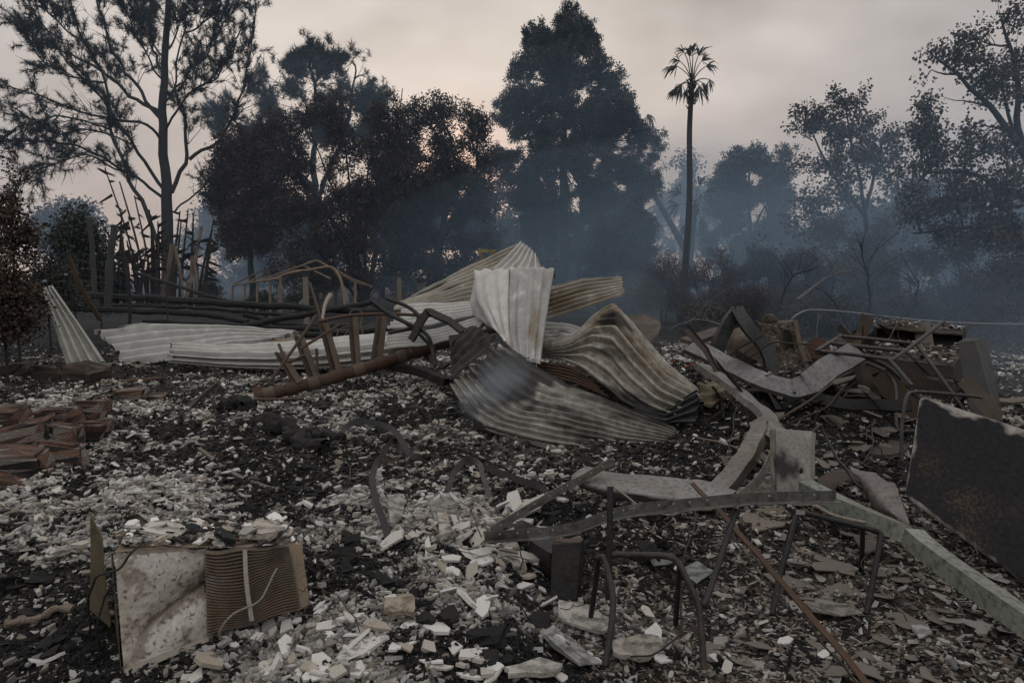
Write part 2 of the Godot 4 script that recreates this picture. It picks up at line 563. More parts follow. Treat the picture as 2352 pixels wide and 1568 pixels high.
func place(u: float, v: float) -> String:
	if u > 1430: return "around the chair frames"
	if v > 1410 and u > 1000: return "below the black square post"
	if v > 1400 and u < 240: return "left of the air conditioner"
	if v > 1400: return "in front of the air conditioner"
	if v > 1240 and u > 700: return "left of the black square post"
	if v > 1220 and u < 300: return "behind the air conditioner's bent flange"
	if v > 1060 and u > 1150: return "beside the sloping angle iron"
	if v > 1110 and u > 640: return "around the standing black strap"
	if v > 1080 and u < 640: return "behind the air conditioner"
	if u > 640: return "below the big sooty sheet"
	return "between the ruined wall and the staircase"

func put_fragment(mesh: Mesh, at: Vector3, size: Vector3, euler: Vector3, mat: Material, called: String, label: String, cat: String, group := "") -> MeshInstance3D:
	var o := MeshInstance3D.new()
	o.name = numbered(called)
	o.mesh = mesh
	o.material_override = mat
	o.transform = Transform3D(Basis.from_euler(euler).scaled_local(size), at)
	add_child(o)
	tag(o, label, cat, group)
	return o

func make_fragments() -> void:
	# larger plaster pieces one can pick out singly
	var meshes := []
	for k in 7:
		var mb := shard(200 + k, f(0.1, 0.2), f(1.0, 1.7), 5 + k % 3)
		for q in mb.c.size(): mb.c[q] = Color(0.6, 0.585, 0.55) * f(0.9, 1.0)
		for q in mb.c.size(): mb.c[q] = WHITE[k % 6] * 0.76
		meshes.append(mb.mesh(Vector3.ZERO))
	var spots := [[930, 1180, 2], [960, 1160, 2], [1010, 1130, 2], [700, 1180, 2], [560, 1480, 3], [620, 1440, 3], [730, 1420, 3], [800, 1480, 4], [860, 1500, 4], [760, 1540, 4], [950, 1520, 2], [1100, 1270, 3], [1180, 1290, 3], [1200, 1340, 3], [1060, 1310, 3], [1150, 1220, 2],
		[330, 1160, 3], [260, 1130, 3], [420, 1120, 3], [470, 1180, 3], [180, 1110, 3], [120, 1180, 2], [300, 1060, 2], [540, 1100, 2], [1290, 1090, 2], [1200, 1080, 2], [1450, 1430, 2], [1500, 1500, 3], [1330, 1500, 3], [1250, 1560, 3], [100, 1540, 2], [640, 1530, 3], [480, 1550, 3],
		[1000, 1220, 3], [880, 1230, 3], [830, 1170, 2], [1080, 1090, 2], [720, 1560, 3], [560, 1020, 2], [400, 990, 2], [340, 940, 2], [520, 930, 2], [600, 1000, 1], [60, 1260, 2], [150, 1240, 2], [1580, 1290, 1], [1700, 1440, 2], [1850, 1500, 2], [1650, 1530, 2]]
	for s in spots:
		var where := place(s[0], s[1])
		for k in s[2]:
			var p := ground(s[0] + f(-55, 55), minf(s[1] + f(-26, 26), 1566.0))
			var z := lerpf(0.05, 0.15, f() * f())
			put_fragment(meshes[rng.randi() % 7], p + Vector3(0, z * 0.06 + 0.012, 0), Vector3(z, z * f(0.7, 1.1), z * f(0.6, 1.0)), Vector3(f(-0.5, 0.5), f(0, TAU), f(-0.5, 0.5)), M.fragment, "plaster_fragment", "loose pale plaster fragment in the rubble " + where, "plaster fragment", "plaster fragments " + where)
	for k in 95:       # bigger slabs: a leaning heap in the centre, long pieces along the bottom
		var heap := k < 45
		var u := f(960, 1260) if heap else f(560, 1130)
		var v := f(1150, 1400) if heap else f(1390, 1562)
		var p := ground(u, v)
		var z := lerpf(0.08, 0.24, f() * f()) if heap else lerpf(0.07, 0.17, f() * f())
		var tilt := 0.8 if heap else 0.3
		put_fragment(meshes[rng.randi() % 7], p + Vector3(0, z * 0.16 if heap else z * 0.08, 0), Vector3(z, z * f(0.6, 1.0), z * f(0.35, 0.8)), Vector3(f(-tilt, tilt), f(0, TAU), f(-tilt, tilt)), M.fragment, "plaster_slab_piece", "pale broken plaster slab piece in the centre heap left of the black square post" if heap else "long pale plaster piece lying right of and below the air conditioner", "plaster piece", "plaster pieces in the centre heap" if heap else "long plaster pieces at the bottom")
	var char_meshes := []
	for k in 4:
		var mb := lump(60 + k, 0.7, 0.55, 6, 9)
		for q in mb.c.size(): mb.c[q] = BLACK[k] * 1.1
		char_meshes.append(mb.mesh(Vector3.ZERO))
	for s in [[520, 1110], [600, 1060], [700, 1130], [450, 960], [640, 1010], [760, 1300], [830, 1330], [120, 1330], [60, 1420], [170, 1460], [90, 1500], [1080, 1480], [1140, 1530], [1020, 1440], [930, 1370], [1450, 1260], [1500, 1230], [1300, 1190], [750, 1080], [860, 1010], [880, 960], [800, 1240], [40, 1340], [1200, 1450]]:
		for k in 2:
			var p := ground(s[0] + f(-45, 45), s[1] + f(-20, 20))
			var z := f(0.05, 0.11)
			put_fragment(char_meshes[rng.randi() % 4], p + Vector3(0, z * 0.12, 0), Vector3(z * f(1, 1.6), z * f(0.6, 1.0), z), Vector3(f(-0.3, 0.3), f(0, TAU), f(-0.3, 0.3)), M.char, "charcoal_chunk", "black charred wood chunk in the ash " + place(s[0], s[1]), "charcoal", "charcoal chunks " + place(s[0], s[1]))

func tuft_mesh(kind: String, seedv: int) -> ArrayMesh:
	var r := RandomNumberGenerator.new(); r.seed = seedv
	var mb := MB.new()
	if kind == "needle":       # a brush of long pine needles, one unit long
		for k in 44:
			var d := Vector3(r.randfn(), r.randfn() + 0.7, r.randfn()).normalized()
			var o := Vector3(0, r.randf_range(-0.45, 0.35), 0)
			var l := r.randf_range(0.45, 0.75)
			var w := d.cross(Vector3(r.randfn(), r.randfn(), r.randfn())).normalized() * 0.028
			mb.col = Color.WHITE * r.randf_range(0.7, 1.2)
			mb.tri(o - w, o + w, o + d * l)
	elif kind == "spray":      # dense puff of short scaly twigs
		for k in 46:
			var d := Vector3(r.randfn(), r.randfn() * 0.8 + 0.25, r.randfn()).normalized()
			var o := d * r.randf_range(0.05, 0.6) * r.randf_range(0.5, 1.0)
			var l := r.randf_range(0.16, 0.34)
			var dd := (d + Vector3(r.randfn(), r.randfn() + 0.4, r.randfn()) * 0.5).normalized()
			var w := dd.cross(Vector3(r.randfn(), r.randfn(), r.randfn())).normalized() * r.randf_range(0.05, 0.09)
			mb.col = Color.WHITE * (0.3 + 1.6 * r.randf() * r.randf() + 0.3 * r.randf())  # bright and dark twigs painted in, so the puff looks shaded
			mb.quad(o, o + dd * l * 0.5 - w, o + dd * l, o + dd * l * 0.5 + w)
	else:                      # broad leaves on a twig; "dry" leaves are narrower and curled
		var m := 18
		for k in m:
			var d := Vector3(r.randfn(), r.randfn(), r.randfn()).normalized()
			var o := d * pow(r.randf(), 0.45) * 0.62
			var dd := (d * 0.6 + Vector3(r.randfn(), r.randfn() - (0.7 if kind == "leaf" else 1.2), r.randfn()) * 0.6).normalized()
			var l := r.randf_range(0.16, 0.3)
			var w := dd.cross(Vector3(r.randfn(), r.randfn(), r.randfn())).normalized() * l * (0.42 if kind == "leaf" else 0.22)
			var up := w.cross(dd).normalized() * l * 0.15
			mb.col = Color.WHITE * (0.35 + 1.5 * r.randf() * r.randf() + 0.4 * r.randf())  # wide tone spread paints lit leaves among dark ones into the colour
			mb.tri(o, o + dd * l * 0.45 - w + up, o + dd * l)
			mb.tri(o, o + dd * l, o + dd * l * 0.45 + w + up)
	return mb.mesh(Vector3.ZERO)

var tufts := {}

func crown_part(tree: Node3D, called: String, kind: String, xf: Array, tint: Color, spread := 0.3) -> void:
	if xf.is_empty(): return
	var sets := [[], []]
	for k in xf.size(): sets[k % 2].append(xf[k])
	for q in 2:
		if sets[q].is_empty(): continue
		var mm := MultiMesh.new()
		mm.transform_format = MultiMesh.TRANSFORM_3D
		mm.use_colors = true
		mm.mesh = tufts[kind][q]
		mm.instance_count = sets[q].size()
		for k in sets[q].size():
			var t: Transform3D = sets[q][k]
			t.origin -= tree.position
			mm.set_instance_transform(k, t)
			var s := f(1 - spread, 1 + spread)
			mm.set_instance_color(k, Color(tint.r * s * f(0.9, 1.1), tint.g * s, tint.b * s * f(0.9, 1.1)))
		var o := MultiMeshInstance3D.new()
		o.name = called
		o.multimesh = mm
		o.material_override = M["needle" if kind == "needle" else "spray" if kind == "spray" else "leaf"]
		tree.add_child(o, true)
		o.set_meta("kind", "stuff")

func rand_dir() -> Vector3:
	return Vector3(rng.randfn(), rng.randfn(), rng.randfn()).normalized()

func put_tuft(xf: Array, at: Vector3, size: float, dir := Vector3.UP, loose := 0.7) -> void:
	var y := (dir + rand_dir() * loose).normalized()
	var x := y.cross(rand_dir()).normalized()
	xf.append(Transform3D(Basis(x, y, x.cross(y)).scaled(Vector3.ONE * size * f(0.75, 1.25)), at))

func limb(mb: MB, a: Vector3, b: Vector3, r0: float, r1: float, sag := 0.1, steps := 7, sides := 5) -> PackedVector3Array:
	# a crooked branch; sag < 0 arches up
	var len := a.distance_to(b)
	var off := rand_dir() * len * 0.07
	var p := PackedVector3Array()
	for k in steps + 1:
		var t := float(k) / steps
		var q := a.lerp(b, t) + off * sin(t * PI) - Vector3(0, sag * len * sin(t * PI), 0)
		q += rand_dir() * len * 0.018 * sin(t * PI)
		p.append(q)
	mb.tube(p, r0, r1, sides, false, 0.8)
	return p

# lobes: [u, v, half width px, half height px] at the tree's distance (plus optional 5th: distance offset)
func lobed_tree(called: String, label: String, category: String, group: String, d: float, stems: Array, r0: float, lobes: Array, kind: String, size: float, dense: float, tint: Color, wood: Color, gap := 0.05, sag := 0.06, twigs := 0.35) -> Node3D:
	var paths := []
	for s in stems:
		var l := []
		for q in s: l.append([q[0], q[1], q[2] if q.size() > 2 else d])
		paths.append(smooth(l, 16))
	var foot: Vector3 = paths[0][0]
	var at := Vector3(foot.x, height(foot.x, foot.z), foot.z)
	var t := thing(called, label, category, at, group)
	var mb := MB.new(); mb.col = wood
	for p in paths:
		var q: PackedVector3Array = p.duplicate()
		if q[0].y > height(q[0].x, q[0].z) and p == paths[0]: q.insert(0, Vector3(q[0].x, height(q[0].x, q[0].z) - 0.15, q[0].z))
		mb.tube(rough_path(q, r0 * 0.5, 1.5), r0 if p == paths[0] else r0 * 0.5, r0 * 0.12, 8, false, 0.8)
	var xf := []
	var px := d / FOCAL
	for lb in lobes:
		var cd: float = d + (lb[4] if lb.size() > 4 else 0.0)
		var c := sp(lb[0], lb[1], cd)
		var rx: float = lb[2] * px * 1.12; var ry: float = lb[3] * px * 1.12; var rz := rx * 0.75
		# limb from the closest stem point that lies below the lobe
		var best := foot; var bd := 1e9
		for p in paths:
			for q in p:
				var e: float = q.distance_to(c) + maxf(0, q.y - c.y + ry * 0.3) * 3.0
				if e < bd: bd = e; best = q
		var lp := limb(mb, best, c, r0 * 0.2, r0 * 0.06, sag)
		var n := int(dense * 40.0 * pow(rx * ry * rz, 0.72) / pow(size, 1.6))
		n = clampi(n, 6, 1500)
		for k in n:
			var q := rand_dir() * pow(f(), 0.36) * f(0.8, 1.28)
			var w := c + Vector3(q.x * rx, q.y * ry, q.z * rz)
			if nn(w.x, w.y, w.z * 0.3, size * 4.0) + 0.5 * nn(w.x, w.y, w.z * 0.3, size * 1.7) < gap - 0.25 + 0.12 * f(-1, 1): continue
			if w.y < height(w.x, w.z) + 0.1: continue
			if f() < twigs:
				var s := lp[rng.randi_range(2, 7)]
				limb(mb, s, w, r0 * 0.04 + 0.006, 0.005, sag * 0.8, 4, 3)
			put_tuft(xf, w, size, (w - c).normalized() * 0.6 + Vector3.UP * 0.7)
	part(t, "trunk", mb, M.bark)
	crown_part(t, "crown", kind, xf, tint)
	return t

func big_pine() -> void:
	var d := 30.0
	var trunk := smooth([[390, 700, d], [386, 560, d], [383, 459, d], [376, 321, d], [376, 183, d], [388, 0, d], [395, -160, d]], 24)
	var foot := trunk[0]
	var at := Vector3(foot.x, height(foot.x, foot.z), foot.z)
	var t := thing("pine_tree", "tall open pine with many ascending limbs at the left, behind charred cane stalks", "pine tree", at, "")
	var mb := MB.new(); mb.col = Color(0.05, 0.048, 0.05)
	trunk.insert(0, at - Vector3(0, 0.2, 0))
	mb.tube(rough_path(trunk, 0.08, 2.0), 0.31, 0.09, 9, false, 0.9)
	var xf := []
	var limbs := [[[395, 640, 29], [330, 480, 28.5], [293, 403, 28.5], [257, 293, 28.5], [238, 183, 28.5], [183, 73, 28], [150, -20, 28]],
		[[381, 440, d], [303, 330, 29], [248, 248, 28.5], [156, 138, 28], [73, 23, 27.5]],
		[[376, 293, d], [316, 197, 31], [257, 115, 31.5], [225, 0, 32], [215, -60, 32]],
		[[394, 440, d], [426, 367, 30.5], [431, 298, 30.5], [413, 248, 31], [402, 202, 31], [420, 80, 31], [440, -20, 31]],
		[[431, 362, 30.5], [504, 316, 31], [550, 229, 31.5], [569, 138, 32], [587, 27, 32]],
		[[399, 484, d], [459, 436, 30.5], [495, 399, 31], [545, 330, 32]],
		[[367, 449, d], [293, 394, 29], [183, 339, 28.5], [60, 325, 28], [-10, 318, 28]],
		[[293, 394, 29], [193, 358, 28], [110, 381, 27.5], [60, 415, 27]],
		[[376, 321, d], [321, 284, 29], [183, 257, 28.5], [92, 220, 28], [-5, 197, 28]],
		[[260, 300, 28.5], [138, 270, 27.5], [60, 285, 27], [10, 315, 27]],
		[[376, 229, d], [459, 138, 31], [532, 28, 31.5]],
		[[383, 298, d], [431, 220, 29], [504, 174, 29], [541, 92, 29]],
		[[376, 138, d], [321, 46, 31], [310, -30, 31]], [[385, 115, d], [413, 46, 29.5], [440, -30, 29.5]],
		[[240, 190, 28.5], [150, 170, 28], [90, 130, 28], [45, 60, 28]], [[200, 100, 28], [120, 40, 28], [80, -10, 28]],
		[[376, 190, d], [330, 110, 28.5], [290, 30, 28], [270, -30, 28]], [[420, 80, 31], [480, 40, 31], [500, -20, 31]],
		[[376, 260, d], [300, 220, 32], [230, 160, 32.5], [120, 110, 33], [60, 70, 33]], [[376, 170, d], [345, 90, 32], [350, -20, 33]],
		[[300, 330, 29], [215, 300, 28.5], [120, 300, 28], [40, 250, 27.5]]]
	for l in limbs:
		var p := smooth(l, 20)
		var len := 0.0
		for k in 20: len += p[k].distance_to(p[k + 1])
		mb.tube(rough_path(p, 0.12, 1.2), clampf(len * 0.010, 0.04, 0.1), 0.025, 6, false, 0.9)
		var drop: float = 0.35 if l[l.size() - 1][1] > 190 else 0.0
		var side := 1.0
		for k in range(5, 21):
			for m in 2:
				side = -side
				var dir := (p[min(k + 1, 20)] - p[k - 1]).normalized()
				var out := (dir * 0.8 + rand_dir() * 0.8 + Vector3(0, 0.35 - drop, 0)).normalized()
				var bl := f(0.5, 1.5) * (1.15 - 0.5 * k / 20.0)
				var e := p[k] + out * bl
				var q := limb(mb, p[k], e, 0.022, 0.008, 0.08 if drop > 0 else -0.08, 5, 3)
				for j in range(2, 6):
					if f() < 0.34 - drop * 0.5: put_tuft(xf, q[j] + rand_dir() * 0.1, f(0.26, 0.44), (out + Vector3.UP * 0.6).normalized(), 0.4)
				for j in 3:
					var e2 := q[rng.randi_range(2, 4)]
					var tip := e2 + (out + rand_dir() * 0.9 + Vector3(0, 0.3 - drop * 2.2, 0)).normalized() * f(0.35, 0.8)
					limb(mb, e2, tip, 0.012, 0.005, 0.0, 3, 3)
					if f() < 0.54 - drop * 0.55:
						put_tuft(xf, tip, f(0.28, 0.46), (tip - e2).normalized(), 0.3)
						put_tuft(xf, e2.lerp(tip, 0.6), f(0.26, 0.4), (tip - e2).normalized(), 0.3)
	part(t, "trunk", mb, M.bark)
	crown_part(t, "crown", "needle", xf, Color(0.035, 0.042, 0.042))

func palm(called: String, label: String, trunk_pts: Array, r0: float, r1: float, fronds: Array, scale: float, dead := false) -> void:
	var p := smooth(trunk_pts, 30)
	var at := Vector3(p[0].x, height(p[0].x, p[0].z), p[0].z)
	var t := thing(called, label, "palm tree", at, "")
	var mb := MB.new(); mb.col = Color(0.05, 0.045, 0.042)
	var q := p.duplicate()
	q.insert(0, at - Vector3(0, 0.2, 0))
	mb.tube(q, r0, r1, 10, true, 0.7)
	for k in range(1, 60):     # leaf scars
		var c := along(p, k / 60.0)
		var dir := (along(p, minf(k / 60.0 + 0.02, 1)) - along(p, k / 60.0 - 0.02)).normalized()
		var r := lerpf(r0, r1, pow(k / 60.0, 0.7)) * 1.07
		mb.tube(PackedVector3Array([c - dir * 0.02, c + dir * 0.015]), r, r * 0.97, 10, true)
	part(t, "trunk", mb, M.bark)
	var top := p[p.size() - 1]
	var boot := MB.new(); boot.col = Color(0.045, 0.04, 0.036)
	for k in 26:               # old leaf bases under the crown
		var a := f(0, TAU)
		var h := f(-0.9, 0.1) * scale
		var b := top + Vector3(cos(a) * r1, h, sin(a) * r1)
		boot.tube(PackedVector3Array([b, b + Vector3(cos(a) * 0.12, 0.16, sin(a) * 0.12) * scale]), 0.035 * scale, 0.01, 4)
	part(t, "leaf_bases", boot, M.bark).set_meta("kind", "stuff")
	for fr in fronds:          # each: end of the stalk (u, v, d), fan direction (du, dv), size
		var e := sp(fr[0], fr[1], fr[2])
		var m := MB.new(); m.col = Color(0.03, 0.033, 0.032)
		var mid := top.lerp(e, 0.5) + Vector3(0, 0.12 * top.distance_to(e), 0)
		var st := smooth(PackedVector3Array([top + Vector3(0, f(-0.2, 0.2), 0) * scale, mid, e]), 8)
		m.tube(st, 0.022 * scale, 0.012 * scale, 4)
		var fd := (sp(fr[0] + fr[3], fr[1] + fr[4], fr[2]) - e).normalized()
		var w := fd.cross(rand_dir() * 0.4 + Vector3(0, 0, 1)).normalized()
		var nb := 17
		for k in nb:
			var s := (float(k) / (nb - 1) - 0.5) * 2.0
			var dir: Vector3 = (fd * (1.25 - absf(s) * 0.7) + w * s * fr[6] + rand_dir() * 0.3 + Vector3(0, f(-0.25, 0.1), f(-0.4, 0.4))).normalized()
			var l: float = fr[5] * f(0.55, 1.2)
			var a := e; var b := e + dir * l * 0.55
			var c := b + (dir + Vector3(0, -1.1, 0) * f(0.3, 1.5)).normalized() * l * 0.45
			var x := dir.cross(Vector3(f(-0.5, 0.5), 0.3, 1)).normalized() * l * 0.045
			m.tri(a - x * 0.3, b - x, b + x); m.tri(a - x * 0.3, b + x, a + x * 0.3)
			m.tri(b - x, c, b + x)
		part(t, "frond", m, M.leaf)

func make_trees() -> void:
	for k in ["needle", "spray", "leaf", "dry"]:
		tufts[k] = [tuft_mesh(k, 1), tuft_mesh(k, 2)]
	var DW := Color(0.035, 0.033, 0.034)
	# far hazy trees and hill
	for q in [[470, 560, 60, 120, 75.0, "far hazy tree in the gap behind the bamboo stalks"], [1560, 470, 55, 130, 78.0, "far pale hazy tree seen behind the tall palm trunk"], [1640, 480, 60, 100, 85.0, "far hazy tree low between palm and rounded conifer"],
			[1200, 520, 70, 100, 80.0, "far hazy tree glimpsed under the big conifer's left boughs"], [1420, 540, 60, 90, 82.0, "far hazy tree glimpsed under the big conifer's right boughs"], [130, 520, 90, 70, 70.0, "far hazy tree above the green hedge at left"], [1900, 560, 130, 90, 60.0, "far hazy tree in blue smoke beneath the sycamore"], [2150, 560, 130, 90, 58.0, "far hazy tree in blue smoke at far right"], [560, 640, 90, 50, 80.0, "far low hazy thicket behind the canopy frame"], [1290, 580, 150, 90, 56.0, "hazy thicket seen between the big conifer's trunks"], [1760, 600, 130, 90, 50.0, "hazy thicket behind the rounded conifer's foot"], [2060, 480, 120, 110, 46.0, "hazy tree filling the gap between the two sycamores"], [2300, 560, 130, 110, 44.0, "hazy tree behind the tall sycamore at the right edge"], [640, 560, 90, 90, 52.0, "hazy tree behind the brown tree and the multi stem tree"], [1000, 480, 110, 110, 54.0, "hazy tree behind the dark broadleaf tree"]]:
		lobed_tree("distant_tree", q[5], "tree", "hazy trees far behind", q[4], [[[q[0], 690], [q[0] + 5, q[1] + 30], [q[0], q[1] - q[3] * 0.6]]], 0.3,
			[[q[0], q[1], q[2], q[3] * 0.6], [q[0] - q[2] * 0.5, q[1] + q[3] * 0.4, q[2] * 0.7, q[3] * 0.5], [q[0] + q[2] * 0.4, q[1] - q[3] * 0.5, q[2] * 0.55, q[3] * 0.45], [q[0] + q[2] * 0.5, q[1] + q[3] * 0.4, q[2] * 0.6, q[3] * 0.4]], "leaf", 1.1, 0.9, Color(0.05, 0.055, 0.045), DW, 0.08)
	big_pine()
	# second pine, hazier
	lobed_tree("pine_tree", "dense dark pine with rounded tufted top, second from the left", "pine tree", "", 42.0, [[[720, 690], [722, 450], [725, 260], [705, 100]], [[722, 480], [640, 300], [605, 200]], [[722, 460], [800, 280], [815, 150]], [[722, 430], [600, 330], [520, 260]]], 0.36,
		[[700, 105, 32, 30], [668, 140, 36, 38], [755, 125, 34, 32], [800, 140, 30, 36], [840, 170, 26, 40], [730, 180, 60, 50], [640, 190, 42, 50], [590, 215, 40, 45], [820, 230, 55, 50], [700, 260, 70, 50], [620, 270, 55, 45], [560, 250, 50, 42], [505, 258, 38, 32], [530, 300, 40, 30], [870, 225, 30, 36], [780, 300, 80, 45], [580, 320, 50, 34], [850, 290, 50, 40]],
		"needle", 0.6, 1.2, Color(0.04, 0.048, 0.048), DW, 0.16, -0.08, 0.35)
	lobed_tree("brown_tree", "small rounded tree with scorched rust brown leaves behind the canopy frame", "tree", "", 31.0, [[[578, 690], [578, 600], [570, 480], [600, 380]]], 0.22,
		[[560, 350, 60, 50], [520, 400, 48, 55], [505, 450, 34, 42], [590, 420, 60, 60], [620, 350, 55, 60], [560, 490, 60, 45], [590, 550, 48, 38], [540, 540, 40, 34], [640, 470, 50, 60], [630, 300, 40, 40], [545, 580, 26, 20]],
		"leaf", 0.34, 1.7, Color(0.075, 0.038, 0.025), DW, -0.3, 0.02)
	lobed_tree("multi_stem_tree", "burnt tree with many thin stems fanning upward and brownish scorched foliage", "tree", "", 29.0, [[[835, 700], [800, 560], [700, 420], [630, 330]], [[838, 700], [790, 520], [745, 380], [700, 280]], [[840, 690], [810, 500], [790, 330], [760, 230]], [[842, 690], [840, 480], [850, 340], [840, 240]], [[845, 690], [870, 500], [905, 330], [925, 205]], [[845, 690], [880, 520], [940, 400], [985, 330]], [[830, 700], [740, 590], [650, 520], [600, 460]], [[835, 700], [760, 500], [680, 380], [665, 270]]], 0.15,
		[[690, 300, 50, 60], [740, 260, 40, 50], [660, 380, 60, 50], [720, 380, 55, 60], [780, 300, 40, 70], [700, 480, 75, 50], [780, 440, 60, 60], [850, 330, 50, 60], [880, 260, 42, 50], [915, 300, 30, 50], [860, 450, 60, 60], [740, 560, 80, 50], [820, 560, 70, 60], [680, 610, 70, 40], [930, 400, 45, 60], [760, 640, 80, 35]],
		"leaf", 0.3, 1.05, Color(0.045, 0.026, 0.019), Color(0.03, 0.028, 0.03), 0.03, 0.02, 0.5)
	lobed_tree("broadleaf_tree", "dark broadleaf tree with leaning trunk in the middle, low sun glowing through", "tree", "", 33.0, [[[985, 700], [1000, 590], [1015, 520], [1045, 430], [1040, 320]], [[1005, 570], [960, 460], [930, 330]], [[1015, 540], [1090, 430], [1095, 320]]], 0.34,
		[[1010, 250, 36, 34], [960, 270, 40, 40], [1075, 280, 40, 40], [1105, 300, 28, 40], [920, 330, 45, 50], [1000, 320, 50, 40], [1060, 360, 50, 40], [1110, 390, 40, 40], [950, 410, 50, 50], [1040, 400, 45, 30], [1095, 470, 45, 40], [910, 480, 50, 50], [960, 520, 50, 45], [1000, 480, 34, 34], [1060, 540, 45, 34], [940, 590, 55, 45], [1110, 560, 40, 34], [1000, 620, 55, 34], [890, 560, 50, 60], [1080, 600, 50, 30], [1040, 460, 50, 50], [1000, 430, 50, 50], [1070, 430, 44, 50], [1020, 520, 44, 40], [980, 360, 50, 40], [890, 400, 50, 60], [860, 500, 50, 60]],
		"leaf", 0.37, 1.3, Color(0.042, 0.034, 0.026), DW, -0.02, 0.03, 0.3)
	lobed_tree("dark_tree", "dark leafy tree filling the gap left of the big conifer", "tree", "", 46.0, [[[1130, 700], [1130, 580], [1120, 440]]], 0.25,
		[[1110, 430, 50, 50], [1150, 480, 44, 40], [1090, 520, 50, 50], [1140, 560, 50, 44], [1180, 610, 44, 40], [1100, 620, 60, 44], [1050, 640, 50, 34], [1210, 660, 60, 30], [1120, 350, 34, 44]], "leaf", 0.55, 0.9, Color(0.03, 0.032, 0.028), DW, 0.14, 0.03, 0.2)
	lobed_tree("dark_tree", "dark leafy tree low behind the multi stem tree", "tree", "", 47.0, [[[880, 700], [880, 600], [870, 460]]], 0.25,
		[[860, 400, 60, 60], [900, 470, 60, 60], [820, 500, 60, 60], [780, 580, 70, 60], [880, 600, 80, 60], [700, 600, 70, 60], [950, 640, 60, 40], [660, 540, 60, 60], [740, 500, 60, 60], [930, 540, 50, 50], [800, 650, 90, 34]], "leaf", 0.6, 0.8, Color(0.036, 0.03, 0.025), DW, 0.16, 0.03, 0.2)
	# big conifer
	var lob := []
	var rows := [[20, 18, 18], [45, 30, 30], [75, 60, 50], [105, 100, 70], [140, 115, 95], [180, 130, 125], [220, 150, 140], [260, 165, 150], [300, 165, 180], [340, 165, 215], [380, 165, 220], [415, 150, 210], [450, 130, 170], [490, 110, 120], [530, 90, 120], [570, 90, 140], [610, 90, 140]]
	for r in rows:
		var n := 1 + int((r[1] + r[2]) / 52.0)
		for k in n:
			var s := (k + 0.5) / n
			var u: float = 1305.0 - r[1] + s * (r[1] + r[2]) + f(-12, 12)
			if r[0] > 520 and absf(u - 1305) < 26: continue
			var w := f(28, 44) if r[0] > 60 else 17.0
			u = clampf(u, 1305 - r[1] + w * 0.7, 1305 + r[2] - w * 0.7) if r[0] > 60 else u
			if r[0] > 90 and r[0] < 460 and f() < 0.05: continue
			lob.append([u, r[0] + f(-12, 12), w, w * f(0.8, 1.05), f(-3.0, 3.0)])
	lobed_tree("conifer_tree", "largest dark conifer with clumped boughs and pointed top right of centre", "conifer", "", 42.0, [[[1293, 700], [1292, 500], [1298, 300], [1308, 100], [1312, 8]], [[1325, 700], [1330, 560], [1345, 400], [1360, 250]], [[1300, 560], [1250, 440], [1215, 300]]], 0.4, lob, "spray", 0.48, 1.45, Color(0.042, 0.052, 0.05), DW, 0.03, 0.1, 0.14)
	lobed_tree("conifer_tree", "low dark bushy conifer just right of the tall sheet pile, below the big conifer", "conifer", "", 30.0, [[[1430, 720], [1432, 600], [1435, 500]]], 0.2,
		[[1440, 480, 34, 34], [1410, 530, 44, 38], [1470, 520, 34, 36], [1400, 590, 46, 38], [1460, 580, 44, 40], [1430, 640, 60, 40], [1385, 650, 40, 36], [1485, 640, 26, 40], [1440, 690, 60, 30]], "spray", 0.42, 2.0, Color(0.03, 0.034, 0.032), DW, -0.12, 0.1, 0.2)
	# palms
	palm("palm_tree", "tall slender palm with dark trunk and drooping burnt fronds at right of centre", [[1560, 758, 22], [1575, 600, 22], [1584, 450, 22.1], [1584, 300, 22.2], [1590, 190, 22.2]], 0.125, 0.075,
		[[1592, 120, 22.2, 0, -40, 0.55, 0.35], [1604, 128, 22.5, 18, -38, 0.5, 0.4], [1584, 130, 21.9, -6, -40, 0.5, 0.35], [1572, 120, 22.2, -28, -24, 0.42, 0.4], [1556, 152, 21.9, -34, 8, 0.55, 0.55], [1562, 140, 22.6, -30, -6, 0.45, 0.5], [1622, 152, 22.2, 32, 2, 0.45, 0.5], [1612, 140, 22.6, 26, -14, 0.4, 0.4], [1630, 182, 22.0, 8, 40, 0.42, 0.35], [1566, 192, 21.8, -18, 38, 0.6, 0.5], [1556, 200, 22.4, -26, 36, 0.55, 0.5], [1577, 205, 22.6, -6, 40, 0.55, 0.4], [1606, 196, 21.9, 10, 40, 0.6, 0.42], [1614, 190, 22.5, 16, 38, 0.45, 0.4], [1600, 205, 22.3, 3, 40, 0.4, 0.35]], 1.0)
	palm("leaning_palm_tree", "leaning grey palm trunk crossing behind the tall palm", [[1612, 690, 38], [1590, 610, 39], [1545, 520, 42], [1502, 446, 46], [1468, 380, 50], [1470, 300, 54]], 0.2, 0.16,
		[[1488, 262, 54, 14, 30, 1.0, 0.4], [1465, 270, 54, -20, 28, 0.9, 0.4]], 1.2)
	palm("young_palm_tree", "small hazy fan palm beside the tall palm trunk", [[1580, 680, 40], [1590, 560, 40], [1596, 470, 40]], 0.16, 0.13,
		[[1620, 440, 40, 30, -4, 0.9, 0.5], [1606, 425, 40, 20, -34, 0.9, 0.5], [1560, 470, 40, -34, 14, 0.9, 0.5], [1565, 445, 40, -30, -14, 0.9, 0.5], [1610, 500, 40, 12, 36, 1.0, 0.4], [1580, 510, 40, -10, 36, 1.0, 0.4]], 1.2)
